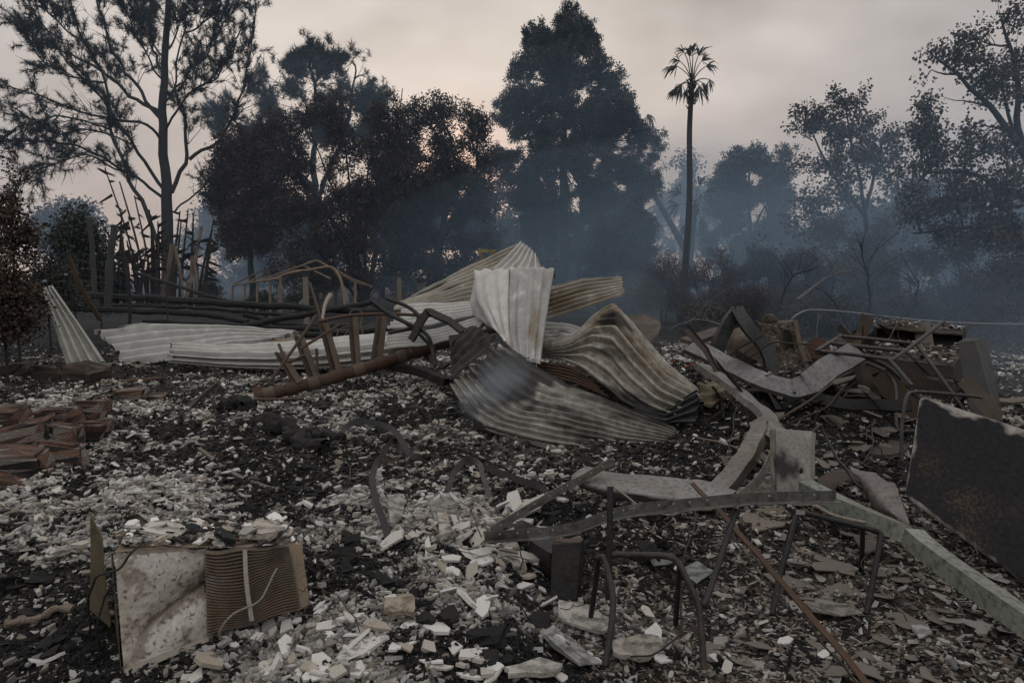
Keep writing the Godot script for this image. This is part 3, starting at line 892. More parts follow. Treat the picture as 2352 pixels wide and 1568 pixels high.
	lobed_tree("conifer_tree", "rounded blue grey conifer between the palm and the sycamores", "conifer", "", 44.0, [[[1725, 720], [1722, 600], [1720, 480], [1715, 370]], [[1722, 560], [1770, 450]], [[1722, 570], [1670, 470]]], 0.3,
		[[1700, 370, 36, 30], [1735, 365, 34, 30], [1680, 410, 40, 38], [1660, 460, 36, 36], [1720, 420, 50, 40], [1770, 400, 44, 40], [1800, 370, 30, 34], [1720, 480, 60, 40], [1780, 460, 44, 40], [1650, 520, 34, 34], [1690, 540, 44, 34], [1760, 530, 50, 36], [1640, 570, 30, 30], [1700, 590, 50, 30]], "spray", 0.6, 1.2, Color(0.07, 0.08, 0.074), DW, 0.08, 0.08, 0.2)
	lobed_tree("sycamore_tree", "sparse sycamore with large dry leaves and pale sky gaps, left of the tall one", "tree", "", 26.0, [[[2000, 770], [1990, 600], [1985, 480], [1960, 350], [1935, 230]], [[1988, 500], [1900, 380], [1850, 290]], [[1987, 480], [2020, 360], [2040, 290]], [[1990, 560], [2080, 450], [2110, 380]]], 0.16,
		[[1935, 230, 34, 30], [1970, 220, 30, 26], [1880, 270, 36, 34], [1845, 240, 22, 26], [1910, 300, 50, 40], [1980, 290, 40, 36], [1840, 310, 34, 40], [1860, 370, 45, 40], [1930, 380, 55, 45], [2000, 360, 45, 45], [2050, 320, 32, 34], [1880, 440, 50, 40], [1960, 460, 55, 40], [2040, 420, 50, 50], [2090, 350, 40, 40], [1840, 500, 45, 40], [1920, 530, 60, 40], [2010, 530, 60, 40], [2090, 460, 45, 50]],
		"leaf", 0.42, 0.95, Color(0.07, 0.058, 0.05), DW, 0.2, 0.02, 0.55)
	lobed_tree("sycamore_tree", "tall leafy sycamore reaching over the right edge of the view", "tree", "", 19.0, [[[2420, 800], [2400, 600], [2380, 450], [2340, 330], [2300, 180]], [[2380, 470], [2250, 400], [2120, 390]], [[2340, 330], [2230, 200], [2150, 130]], [[2350, 340], [2330, 150], [2300, 40]], [[2390, 520], [2230, 520], [2100, 540]]], 0.2,
		[[2150, 120, 34, 26], [2200, 150, 40, 30], [2140, 160, 28, 22], [2250, 90, 50, 36], [2310, 40, 50, 50], [2340, 110, 60, 50], [2260, 170, 55, 40], [2190, 230, 50, 40], [2310, 230, 60, 60], [2140, 250, 40, 34], [2240, 280, 60, 45], [2150, 320, 50, 40], [2110, 300, 34, 34], [2330, 330, 60, 60], [2220, 360, 60, 45], [2130, 400, 60, 40], [2300, 430, 70, 50], [2200, 450, 60, 40], [2110, 470, 50, 34], [2260, 520, 70, 45], [2160, 540, 60, 40], [2340, 540, 60, 60], [2370, 220, 50, 60], [2390, 430, 50, 60]],
		"leaf", 0.36, 1.0, Color(0.075, 0.066, 0.058), DW, 0.2, 0.02, 0.55)
	# bare saplings in front of the thicket
	for q in [[[1985, 775], [1998, 700], [1996, 640], [1975, 560], 15.5, "bare forked sapling rising behind the rack frame"], [[1960, 780], [1930, 720], [1905, 680], [1850, 650], 15.8, "bare sapling arching to the left behind the stove"], [[2060, 780], [2085, 720], [2105, 690], [2110, 640], 15.2, "thin bare sapling behind the charred cabinet"], [[1700, 770], [1640, 740], [1600, 735], [1540, 760], 15.0, "pale bare branch arching low right of the palm"], [[1760, 780], [1790, 700], [1820, 640], [1880, 610], 17.0, "bare sapling leaning right behind the black arch"], [[1830, 690], [1900, 640], [1950, 628], [1990, 660], 15.6, "pale bare twig arching before the thicket"]]:
		var m := MB.new()
		m.col = Color(0.16, 0.155, 0.15) if "pale" in q[5] else Color(0.03, 0.03, 0.032)
		var p := smooth([[q[0][0], q[0][1], q[4]], [q[1][0], q[1][1], q[4]], [q[2][0], q[2][1], q[4]], [q[3][0], q[3][1], q[4]]], 16)
		p[0].y = minf(p[0].y, height(p[0].x, p[0].z)) if q[0][1] > 760 else p[0].y
		m.tube(rough_path(p, 0.05, 0.6), 0.04, 0.012, 6, false)
		for k in 12:
			var a := p[rng.randi_range(4, 15)]
			limb(m, a, a + Vector3(f(-0.8, 0.8), f(0.0, 0.8), f(-0.4, 0.4)), 0.012, 0.004, -0.1, 5, 3)
		var at := Vector3(p[0].x, height(p[0].x, p[0].z), p[0].z)
		part(thing("bare_sapling", q[5], "sapling", at, "bare saplings"), "trunk", m, M.bark)
	# thickets at right and left
	for q in [[1520, 640, 60, 60, 24.0, "dry leafy shrub at the foot of the palm, left side"], [1640, 640, 80, 70, 23.0, "dry brown shrub just right of the palm trunk"], [1750, 620, 80, 80, 25.0, "tall scorched shrub under the rounded conifer"], [1860, 630, 90, 80, 22.0, "scorched shrub behind the burnt stove"], [1980, 620, 90, 90, 23.0, "scorched thicket behind the curved fence rail"], [2100, 640, 90, 100, 21.0, "dense scorched thicket behind the metal frame"], [2220, 640, 90, 110, 20.0, "dense dark thicket behind the charred cabinet"], [2330, 650, 80, 120, 18.0, "dense dark thicket at the right edge"], [1700, 700, 110, 45, 20.0, "low dry bush behind the folded dark flashing"], [1900, 710, 110, 40, 18.5, "low dry bush beneath the fence rail"], [2080, 720, 120, 50, 18.0, "low dark bush behind the cabinet top"], [2280, 740, 110, 60, 16.0, "low dark bush right of the charred upright panel"]]:
		var u: float = q[0]; var v: float = q[1]
		lobed_tree("shrub", q[5], "shrub", "scorched shrubs along the right", q[4], [[[u, 770], [u - 8, v + 20], [u - 30, v - q[3] * 0.7]], [[u + 4, 770], [u + 20, v + 10], [u + 45, v - q[3] * 0.8]], [[u - 4, 770], [u - 40, v + 20], [u - 65, v - q[3] * 0.3]]], 0.05,
			[[u, v, q[2] * 0.7, q[3] * 0.6], [u - q[2] * 0.6, v + q[3] * 0.2, q[2] * 0.55, q[3] * 0.6], [u + q[2] * 0.6, v + q[3] * 0.1, q[2] * 0.55, q[3] * 0.6], [u + 10, v - q[3] * 0.5, q[2] * 0.5, q[3] * 0.45], [u - 20, v + q[3] * 0.7, q[2] * 0.9, q[3] * 0.45], [u + 40, v + q[3] * 0.8, q[2] * 0.7, q[3] * 0.45]],
			"dry" if int(u) % 20 == 0 else "leaf", 0.3, 1.25, [Color(0.085, 0.066, 0.05), Color(0.07, 0.066, 0.055), Color(0.09, 0.06, 0.048)][int(u / 10) % 3], Color(0.09, 0.085, 0.08), 0.05, -0.05, 0.6)
	for q in [[30, 480, 60, 110, 11.0, "scorched brown hedge bush at the far left edge, upper half", Color(0.06, 0.04, 0.026)], [10, 680, 85, 90, 10.0, "scorched brown hedge bush at the far left edge, lower half", Color(0.055, 0.035, 0.022)], [170, 560, 80, 90, 18.0, "dark green hedge shrub left of the cane stalks", Color(0.03, 0.036, 0.022)], [110, 640, 70, 70, 15.0, "dark hedge shrub behind the upright corrugated sheet", Color(0.036, 0.034, 0.022)], [230, 640, 60, 60, 20.0, "dark green shrub behind the leaning charred post", Color(0.028, 0.034, 0.022)], [480, 670, 30, 34, 30.0, "small scorched bush right of the cane stalks", Color(0.04, 0.036, 0.026)], [600, 690, 36, 24, 27.0, "small green bush under the canopy frame", Color(0.035, 0.06, 0.025)], [700, 680, 36, 28, 27.0, "green bush inside the canopy frame beside its corner post", Color(0.03, 0.045, 0.024)]]:
		var u: float = q[0]; var v: float = q[1]
		lobed_tree("shrub", q[5], "shrub", "", q[4], [[[u, v + q[3]], [u - 8, v], [u - 10, v - q[3] * 0.7]], [[u + 4, v + q[3]], [u + 14, v], [u + 25, v - q[3] * 0.6]]], 0.022,
			[[u, v, q[2] * 0.7, q[3] * 0.6], [u - q[2] * 0.6, v + q[3] * 0.3, q[2] * 0.6, q[3] * 0.6], [u + q[2] * 0.55, v + q[3] * 0.2, q[2] * 0.55, q[3] * 0.6], [u + 5, v - q[3] * 0.5, q[2] * 0.55, q[3] * 0.5], [u, v + q[3] * 0.7, q[2] * 0.9, q[3] * 0.5]],
			"leaf", 0.2 if q[4] < 16 else 0.32, 1.3, q[6], DW, -0.02, -0.05, 0.4)

# stain recipe: base colour, soot share, tan share, pale (ash) share
func stain(p: Vector3, base: Color, soot: float, tan_: float, pale: float, streak := Vector3.ZERO) -> Color:
	var q := p
	if streak != Vector3.ZERO: q = p - streak * p.dot(streak) * 0.75
	var a := fr(q.x, q.y, q.z, 0.7)
	var b := fr(q.z + 30, q.x, q.y, 0.8)
	var e := fr(p.y + 50, p.z, p.x, 0.3)
	var c := base * (1.0 + 0.3 * e)
	c = c.lerp(Color(0.2, 0.15, 0.085) * clampf(base.r * 4.0, 0.15, 1.0), clampf((b - 0.36 + tan_) * 3.5, 0, 0.8))
	c = c.lerp(Color(0.62, 0.62, 0.61) * clampf(base.r * 3.0, 0.3, 1.0), clampf((e - 0.4 + pale) * 3.0, 0, 0.75))
	c = c.lerp(Color(0.025, 0.024, 0.024), clampf((a - 0.4 + soot) * 4.0, 0, 0.92))
	return c

func net(rows: Array, t: float, s: float) -> Vector3:
	var col := PackedVector3Array()
	for r in rows: col.append(stiff(r, s))
	return along(col, t)

# a metal sheet spanned over rows of survey points; corrugations run along each row
func sheet(mb: MB, ctrl: Array, waves: float, amp: float, nv: int, base: Color, soot: float, tan_: float, pale: float, crumple := 0.03, thick := 0.0025, jag := 0.0, fade := 0.0, dark_end := 0.0) -> void:
	var rows := []
	for r in ctrl: rows.append(pts(r))
	var nu := int(maxf(waves * 8.0, 10))
	var g := []; var gn := []; var gc := []
	var jn := f(0, 100)
	for i in nu + 1:
		var t := float(i) / nu
		var line := PackedVector3Array()
		for j in nv + 1:
			var s := float(j) / nv
			if jag > 0:
				s = lerpf(jag * (0.5 + nz.get_noise_2d(t * 900 + jn, 3)) * 0.5, 1.0 - jag * (0.5 + nz.get_noise_2d(t * 900 + jn, 90)) * 0.5, s)
			line.append(net(rows, t, s))
		g.append(line)
	for i in nu + 1:
		var l := PackedVector3Array()
		for j in nv + 1:
			var a: Vector3 = g[min(i + 1, nu)][j] - g[max(i - 1, 0)][j]
			var b: Vector3 = g[i][min(j + 1, nv)] - g[i][max(j - 1, 0)]
			var w := b.cross(a)
			l.append(w.normalized() if w.length_squared() > 1e-14 else Vector3.UP)
		gn.append(l)
	for i in nu + 1:
		for j in nv + 1:
			var p: Vector3 = g[i][j]
			var k := 1.0 if fade == 0.0 else clampf(j / float(nv) / fade, 0.15, 1.0)
			g[i][j] = p + gn[i][j] * (amp * k * 1.5 * sin(TAU * waves * i / nu) + crumple * (nn(p.x, p.y, p.z, 0.5) + 0.4 * nn(p.x + 5, p.y, p.z, 0.15) - 1.2 * absf(nn(p.x + 15, p.y, p.z, 0.9)) - 0.5 * absf(nn(p.x + 25, p.y, p.z, 0.3))))
	var dir: Vector3 = (net(rows, 0.5, 0.9) - net(rows, 0.5, 0.1)).normalized()
	for i in nu + 1:
		var l := PackedVector3Array(); var cl := PackedColorArray()
		for j in nv + 1:
			var a: Vector3 = g[min(i + 1, nu)][j] - g[max(i - 1, 0)][j]
			var b: Vector3 = g[i][min(j + 1, nv)] - g[i][max(j - 1, 0)]
			var w := b.cross(a)
			l.append(w.normalized() if w.length_squared() > 1e-14 else Vector3.UP)
			cl.append(stain(g[i][j], base, soot + (dark_end * smoothstep(0.5, 0.25, j / float(nv) + 0.1 * nn(g[i][j].x, g[i][j].y, g[i][j].z, 0.2)) if dark_end > 0 else 0.0), tan_, pale, dir))  # extra dark tone towards the start of each row
		gn[i] = l; gc.append(cl)
	var k0 := mb.v.size()
	var m := (nu + 1) * (nv + 1)
	for side in 2:
		for i in nu + 1:
			for j in nv + 1:
				var w: Vector3 = gn[i][j] * (1.0 if side == 0 else -1.0)
				mb.v.append(g[i][j] + w * thick * 0.5); mb.n.append(w); mb.c.append(gc[i][j])
	for i in nu:
		for j in nv:
			var a := k0 + i * (nv + 1) + j
			var b := a + nv + 1
			mb.ix.append_array(PackedInt32Array([a, b, a + 1, a + 1, b, b + 1]))
			mb.ix.append_array(PackedInt32Array([a + m, a + 1 + m, b + m, a + 1 + m, b + 1 + m, b + m]))
	var border := []
	for j in nv: border.append([j, j + 1]); border.append([nu * (nv + 1) + j + 1, nu * (nv + 1) + j])
	for i in nu: border.append([(i + 1) * (nv + 1), i * (nv + 1)]); border.append([i * (nv + 1) + nv, (i + 1) * (nv + 1) + nv])
	for e in border:
		mb.col = mb.c[k0 + e[0]]
		mb.quad(mb.v[k0 + e[0]], mb.v[k0 + e[1]], mb.v[k0 + e[1] + m], mb.v[k0 + e[0] + m])

func corrugated(label: String, ctrl: Array, waves: float, amp: float, nv: int, base: Color, soot: float, tan_: float, pale: float, mat := "zinc", crumple := 0.03, jag := 0.0, dark_end := 0.0) -> void:
	var mb := MB.new()
	sheet(mb, ctrl, waves, amp, nv, base, soot, tan_, pale, crumple * (0.35 if crumple < 0.05 else 0.8), 0.003, jag + 0.03, 0.0, dark_end)
	solo("corrugated_sheet", label, "metal sheet", mb, M[mat], "corrugated roof sheets")

const ZINC := Color(0.5, 0.5, 0.48)
const TANZ := Color(0.37, 0.35, 0.3)

func make_sheets() -> void:
	corrugated("tall tan corrugated sheet rising to a peak at the back of the pile", [[[935, 692, 10.3], [1000, 652, 10.3], [1100, 600, 10.1], [1195, 556, 9.8]], [[912, 704, 9.9], [1000, 680, 9.8], [1095, 645, 9.7], [1170, 606, 9.6]], [[905, 714, 9.6], [1000, 706, 9.5], [1090, 694, 9.4], [1150, 660, 9.4]]], 9, 0.024, 80, TANZ, 0.16, 0.14, 0.02)
	corrugated("rust edged corrugated flap folded down from the peak of the pile", [[[1195, 556, 9.8], [1168, 585, 9.65], [1128, 622, 9.5]], [[1216, 568, 9.7], [1200, 600, 9.55], [1178, 628, 9.4]], [[1234, 588, 9.6], [1240, 608, 9.5], [1248, 630, 9.4]]], 6, 0.02, 30, ZINC * 1.1, 0.0, 0.05, 0.1)
	corrugated("left pale half of the metal sheet draped over the pile", [[[1112, 650, 8.85], [1096, 630, 8.6], [1080, 690, 8.5], [1086, 722, 8.4], [1135, 752, 8.1]], [[1125, 640, 8.6], [1091, 621, 8.3], [1100, 690, 8.1], [1130, 745, 7.9], [1152, 775, 7.65]], [[1140, 640, 8.6], [1130, 617, 8.25], [1135, 690, 8.0], [1150, 750, 7.8], [1168, 790, 7.55]], [[1170, 640, 8.6], [1169, 615, 8.22], [1166, 690, 7.9], [1168, 755, 7.7], [1180, 800, 7.5]]], 4, 0.008, 50, ZINC * 1.15, -0.05, 0.0, 0.25)
	corrugated("right sooty half of the metal sheet draped over the pile", [[[1170, 640, 8.65], [1168, 614, 8.28], [1164, 690, 7.95], [1166, 755, 7.75], [1178, 803, 7.52]], [[1220, 637, 8.6], [1222, 613, 8.25], [1216, 690, 7.9], [1210, 770, 7.6], [1212, 822, 7.4]], [[1275, 640, 8.6], [1274, 615, 8.3], [1263, 680, 8.05], [1252, 750, 7.75], [1241, 838, 7.4]]], 4.5, 0.008, 50, ZINC * 0.72, 0.3, 0.02, 0.14)
	corrugated("corrugated sheet jutting out to the right from behind the draped sheet", [[[1250, 662, 8.9], [1340, 640, 8.9], [1427, 637, 8.9]], [[1250, 700, 8.8], [1345, 672, 8.75], [1432, 656, 8.75]], [[1245, 738, 8.7], [1350, 706, 8.6], [1436, 676, 8.6]]], 7, 0.02, 50, TANZ * 1.05, 0.14, 0.1, 0.1)
	corrugated("twisted cone shaped corrugated sheet with brown streaks in the middle", [[[1243, 793, 8.1], [1320, 774, 8.0], [1375, 722, 7.9], [1406, 697, 7.75], [1434, 726, 7.55], [1515, 818, 7.2], [1594, 894, 6.9]], [[1240, 806, 8.05], [1312, 792, 7.6], [1370, 752, 7.4], [1414, 748, 7.15], [1465, 812, 6.95], [1525, 878, 6.8], [1597, 916, 6.65]], [[1240, 822, 7.95], [1292, 826, 7.6], [1340, 848, 7.3], [1385, 884, 7.1], [1432, 926, 6.9], [1482, 952, 6.75], [1535, 968, 6.65]]], 9, 0.026, 110, TANZ, 0.24, 0.14, 0.1, "zinc_soot", 0.02)
	corrugated("blue black corrugated curl under the lower edge of the cone shaped sheet", [[[1440, 931, 6.9], [1528, 942, 6.7], [1602, 894, 6.6]], [[1452, 940, 6.8], [1530, 958, 6.65], [1606, 925, 6.55]], [[1470, 950, 6.75], [1535, 968, 6.65], [1600, 974, 6.5]]], 4, 0.02, 30, Color(0.06, 0.062, 0.07), 0.25, -0.3, -0.4, "zinc_soot", 0.04)
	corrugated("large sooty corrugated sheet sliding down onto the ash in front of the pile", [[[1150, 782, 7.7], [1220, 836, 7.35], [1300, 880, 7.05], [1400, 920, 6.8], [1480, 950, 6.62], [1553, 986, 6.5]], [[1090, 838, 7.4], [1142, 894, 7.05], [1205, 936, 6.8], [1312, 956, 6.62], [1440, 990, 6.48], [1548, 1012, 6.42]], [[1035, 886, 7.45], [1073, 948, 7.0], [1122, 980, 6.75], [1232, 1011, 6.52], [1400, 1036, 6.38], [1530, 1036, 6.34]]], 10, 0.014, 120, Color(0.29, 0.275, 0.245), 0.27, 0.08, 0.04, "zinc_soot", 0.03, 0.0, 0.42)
	corrugated("dark strip of corrugated sheet showing below the big sooty sheet", [[[1110, 982, 6.8], [1250, 1018, 6.5], [1430, 1042, 6.32]], [[1120, 990, 6.75], [1260, 1034, 6.42], [1445, 1062, 6.2]]], 3, 0.008, 30, Color(0.2, 0.19, 0.18), 0.2, 0.0, -0.1, "zinc_soot", 0.04)
	corrugated("wide pale corrugated sheet lying behind at the far left of the pile", [[[212, 757, 13.7], [330, 742, 13.9], [500, 748, 13.7], [692, 768, 13.1]], [[250, 800, 13.1], [385, 784, 13.2], [525, 772, 13.2], [675, 776, 12.9]], [[292, 842, 12.5], [395, 828, 12.5], [500, 803, 12.6], [610, 786, 12.8]]], 5.5, 0.055, 100, ZINC * 0.9, 0.12, 0.08, 0.12, "zinc", 0.03, 0.04)
	corrugated("brown inner flap folded at the right end of the wide pale sheet", [[[530, 801, 12.3], [610, 786, 12.4], [694, 769, 12.7]], [[550, 808, 12.25], [620, 799, 12.3], [692, 779, 12.5]]], 2, 0.006, 20, Color(0.2, 0.16, 0.11), 0.0, 0.1, -0.2)
	corrugated("long rippled corrugated sheet lying behind the collapsed staircase", [[[392, 790, 12.1], [500, 795, 12.0], [600, 790, 12.0], [720, 780, 11.9], [850, 768, 11.8], [940, 758, 11.6]], [[387, 810, 11.7], [500, 817, 11.45], [612, 818, 11.35], [730, 810, 11.2], [855, 798, 11.1], [945, 785, 11.0]], [[390, 831, 11.7], [500, 838, 11.5], [622, 846, 11.35], [740, 846, 11.2], [862, 836, 11.1], [950, 818, 11.0]]], 6, 0.042, 100, ZINC * 1.0, 0.12, 0.05, 0.15)
	corrugated("narrow corrugated sheet standing upright at the far left", [[[152, 838, 12.9], [125, 750, 13.0], [96, 664, 13.2]], [[196, 836, 12.9], [155, 750, 13.0], [106, 658, 13.2]], [[242, 832, 12.95], [186, 750, 13.05], [120, 655, 13.2]]], 4, 0.03, 50, Color(0.4, 0.4, 0.37), -0.15, -0.1, -0.1)
	corrugated("pale corrugated sheet lying flat below the tall tan sheet", [[[934, 698, 9.4], [1010, 696, 9.3], [1088, 694, 9.2]], [[888, 757, 8.95], [990, 746, 8.85], [1088, 727, 8.85]]], 6, 0.02, 40, ZINC * 1.15, -0.05, 0.0, 0.15)
	corrugated("pale corrugated sheet tucked under the bent black channel", [[[885, 764, 8.8], [1000, 756, 8.65], [1098, 727, 8.5]], [[892, 802, 8.5], [1000, 792, 8.35], [1118, 757, 8.2]]], 5, 0.018, 40, ZINC * 1.1, 0.05, 0.0, 0.15)
	corrugated("small crumpled tan sheet right of the cone shaped sheet", [[[1600, 885, 7.1], [1635, 876, 7.15], [1670, 877, 7.2]], [[1606, 910, 6.95], [1636, 908, 6.95], [1676, 895, 7.05]], [[1614, 934, 6.85], [1634, 938, 6.85], [1680, 912, 6.95]]], 3, 0.02, 30, Color(0.3, 0.26, 0.18), 0.1, 0.15, -0.1, "zinc_soot", 0.06, 0.1)
	corrugated("dark brown curved sheet behind the tip of the cone shaped sheet", [[[1437, 727, 9.0], [1480, 721, 9.1], [1513, 733, 9.1]], [[1452, 757, 8.8], [1490, 752, 8.8], [1518, 748, 8.9]], [[1472, 790, 8.6], [1496, 786, 8.6], [1514, 768, 8.7]]], 2, 0.006, 20, Color(0.09, 0.07, 0.055), 0.1, 0.0, -0.3, "zinc_soot")
	corrugated("small grey crumpled sheet in the hollow beside the draped sheet", [[[1248, 740, 8.7], [1300, 746, 8.6], [1334, 764, 8.5]], [[1245, 770, 8.5], [1292, 768, 8.4], [1328, 776, 8.35]], [[1243, 797, 8.3], [1290, 792, 8.2], [1325, 786, 8.2]]], 6, 0.016, 24, ZINC * 0.9, 0.05, 0.0, 0.1, "zinc", 0.06)
	corrugated("reddish brown sheet in the shadow under the cone shaped sheet", [[[1230, 830, 7.7], [1300, 838, 7.4], [1345, 862, 7.25]], [[1240, 860, 7.5], [1320, 880, 7.2], [1400, 915, 7.0]]], 5, 0.014, 24, Color(0.12, 0.075, 0.055), 0.2, 0.0, -0.3, "zinc_soot", 0.04)
	corrugated("dark torn sheet leaning at the left end of the big sooty sheet", [[[1030, 800, 7.9], [1060, 770, 7.9], [1085, 745, 8.0]], [[1040, 880, 7.5], [1080, 840, 7.5], [1140, 778, 7.7]]], 4, 0.016, 40, Color(0.035, 0.03, 0.03), 0.2, 0.1, -0.3, "zinc_soot", 0.05)
	# trim beam under the left sheets
	var mb := MB.new(); mb.col = Color(0.36, 0.37, 0.31)
	mb.sweep(PackedVector2Array([Vector2(-0.04, -0.075), Vector2(0.04, -0.075), Vector2(0.04, 0.075), Vector2(0.03, 0.075), Vector2(0.03, -0.065), Vector2(-0.04, -0.065)]), rough_path(smooth([[160, 838, 12.4], [250, 842, 12.35], [355, 848, 12.3]], 12), 0.03), Vector3.UP)
	solo("trim_beam", "pale metal trim beam lying along the foot of the left sheets", "metal beam", mb, M.zinc)

func strap(label: String, path: Array, width: float, col: Color, mat := "black_steel", up := Vector3.UP, twist := 0.0, thick := 0.002, called := "metal_strap", cat := "metal strap", group := "bent metal straps", steps := 30, bolts := 0) -> MeshInstance3D:
	var mb := MB.new(); mb.col = col
	var p := smooth(path, steps)
	var h := width * 0.5
	mb.sweep(PackedVector2Array([Vector2(-h, -thick), Vector2(h, -thick), Vector2(h, thick), Vector2(-h, thick)]), rough_path(p, 0.006, 0.4), up, twist)
	for k in mb.c.size(): mb.c[k] = stain(mb.v[k], col, 0.0, 0.0, -0.15)
	var o := solo(called, label, cat, mb, M[mat], group)
	return o

func angle_iron(called: String, label: String, cat: String, path: Array, w: float, h: float, col: Color, up: Vector3, mat := "steel", group := "", steps := 20, holes := 0, twist := 0.0, dent := 0.004) -> MeshInstance3D:
	var mb := MB.new(); mb.col = col
	var t := 0.003
	var p := rough_path(smooth(path, steps), dent, 0.35)
	mb.sweep(PackedVector2Array([Vector2(0, 0), Vector2(w, 0), Vector2(w, t), Vector2(t, t), Vector2(t, h), Vector2(0, h)]), p, up, twist)
	for k in mb.c.size(): mb.c[k] = stain(mb.v[k], col, 0.1, 0.0, 0.08)
	var o := solo(called, label, cat, mb, M[mat], group)
	if holes > 0:
		var hb := MB.new(); hb.col = Color(0.4, 0.39, 0.36)
		for k in holes:
			var i := int((k + 0.5) / holes * (p.size() - 1))
			var dir := (p[min(i + 1, p.size() - 1)] - p[max(i - 1, 0)]).normalized()
			var x := dir.cross(up).normalized()
			var y := x.cross(dir).normalized()
			var c := p[i] + y * h * 0.62 - x * 0.001
			hb.tube(PackedVector3Array([c - x * 0.004, c + x * 0.004]), 0.006, 0.006, 6)
		part(o, "bolt_heads", hb, M.zinc)
	return o

func kinked(list, n: int) -> PackedVector3Array:     # straight runs with sharp bends
	var p := pts(list)
	var o := PackedVector3Array()
	for k in p.size() - 1:
		for m in n: o.append(p[k].lerp(p[k + 1], float(m) / n))
	o.append(p[p.size() - 1])
	return o

func channel(called: String, label: String, cat: String, path: Array, w: float, h: float, col: Color, up: Vector3, mat := "steel", twist := 0.0, steps := 24, dent := 0.012) -> MeshInstance3D:
	# folded U section
	var mb := MB.new(); mb.col = col
	var t := 0.003; var x := w / 2
	mb.sweep(PackedVector2Array([Vector2(-x, 0), Vector2(-x, -h), Vector2(-x + t, -h), Vector2(-x + t, -t), Vector2(x - t, -t), Vector2(x - t, -h), Vector2(x, -h), Vector2(x, 0)]), rough_path(kinked(path, 7), dent, 0.35), up, twist)
	for k in mb.c.size(): mb.c[k] = stain(mb.v[k], col, 0.1, 0.0, 0.08)
	return solo(called, label, cat, mb, M[mat])

func tubes(parent: Node3D, called: String, path: Array, r: float, col: Color, mat := "black_steel", steps := 26, label := "") -> void:
	var mb := MB.new(); mb.col = col
	mb.tube(smooth(path, steps), r, r, 9, true)
	for k in mb.c.size(): mb.c[k] = stain(mb.v[k], col, 0.0, 0.0, -0.1)
	part(parent, called, mb, M[mat], label)

func plate(parent: Node3D, called: String, corners: Array, off: Vector3, col: Color, mat: String, label := "", soot := 0.0, tan_ := 0.0, pale := -0.1) -> MeshInstance3D:
	# flat quad or polygon plate, finely divided so that stains can show
	var p := pts(corners)
	var mb := MB.new(); mb.col = col
	if p.size() == 4:
		var n := 26
		var rows := []
		for i in n + 1:
			var l := PackedVector3Array()
			for j in n + 1:
				var q := p[0].lerp(p[1], float(j) / n).lerp(p[3].lerp(p[2], float(j) / n), float(i) / n)
				l.append(q + off.normalized() * 0.006 * nn(q.x, q.y, q.z, 0.25))
			rows.append(l)
		for i in n:
			for j in n:
				mb.quad(rows[i][j], rows[i + 1][j], rows[i + 1][j + 1], rows[i][j + 1])
				mb.quad(rows[i][j] + off, rows[i][j + 1] + off, rows[i + 1][j + 1] + off, rows[i + 1][j] + off)
		for j in n:
			mb.quad(rows[0][j + 1], rows[0][j], rows[0][j] + off, rows[0][j + 1] + off)
			mb.quad(rows[n][j], rows[n][j + 1], rows[n][j + 1] + off, rows[n][j] + off)
			mb.quad(rows[j][0], rows[j + 1][0], rows[j + 1][0] + off, rows[j][0] + off)
			mb.quad(rows[j + 1][n], rows[j][n], rows[j][n] + off, rows[j + 1][n] + off)
	else:
		mb.slab(p, off)
	for k in mb.c.size(): mb.c[k] = stain(mb.v[k], col, soot, tan_, pale)
	return part(parent, called, mb, M[mat], label)

func ragged(p: PackedVector3Array) -> PackedVector3Array:   # a broken outline
	var c := Vector3.ZERO
	for q in p: c += q / p.size()
	var o := PackedVector3Array()
	for k in p.size():
		for m in 3:
			var q := p[k].lerp(p[(k + 1) % p.size()], m / 3.0)
			o.append(c + (q - c) * (1.0 + f(-0.14, 0.06)) + Vector3(0, f(-0.004, 0.004), 0))
	return o

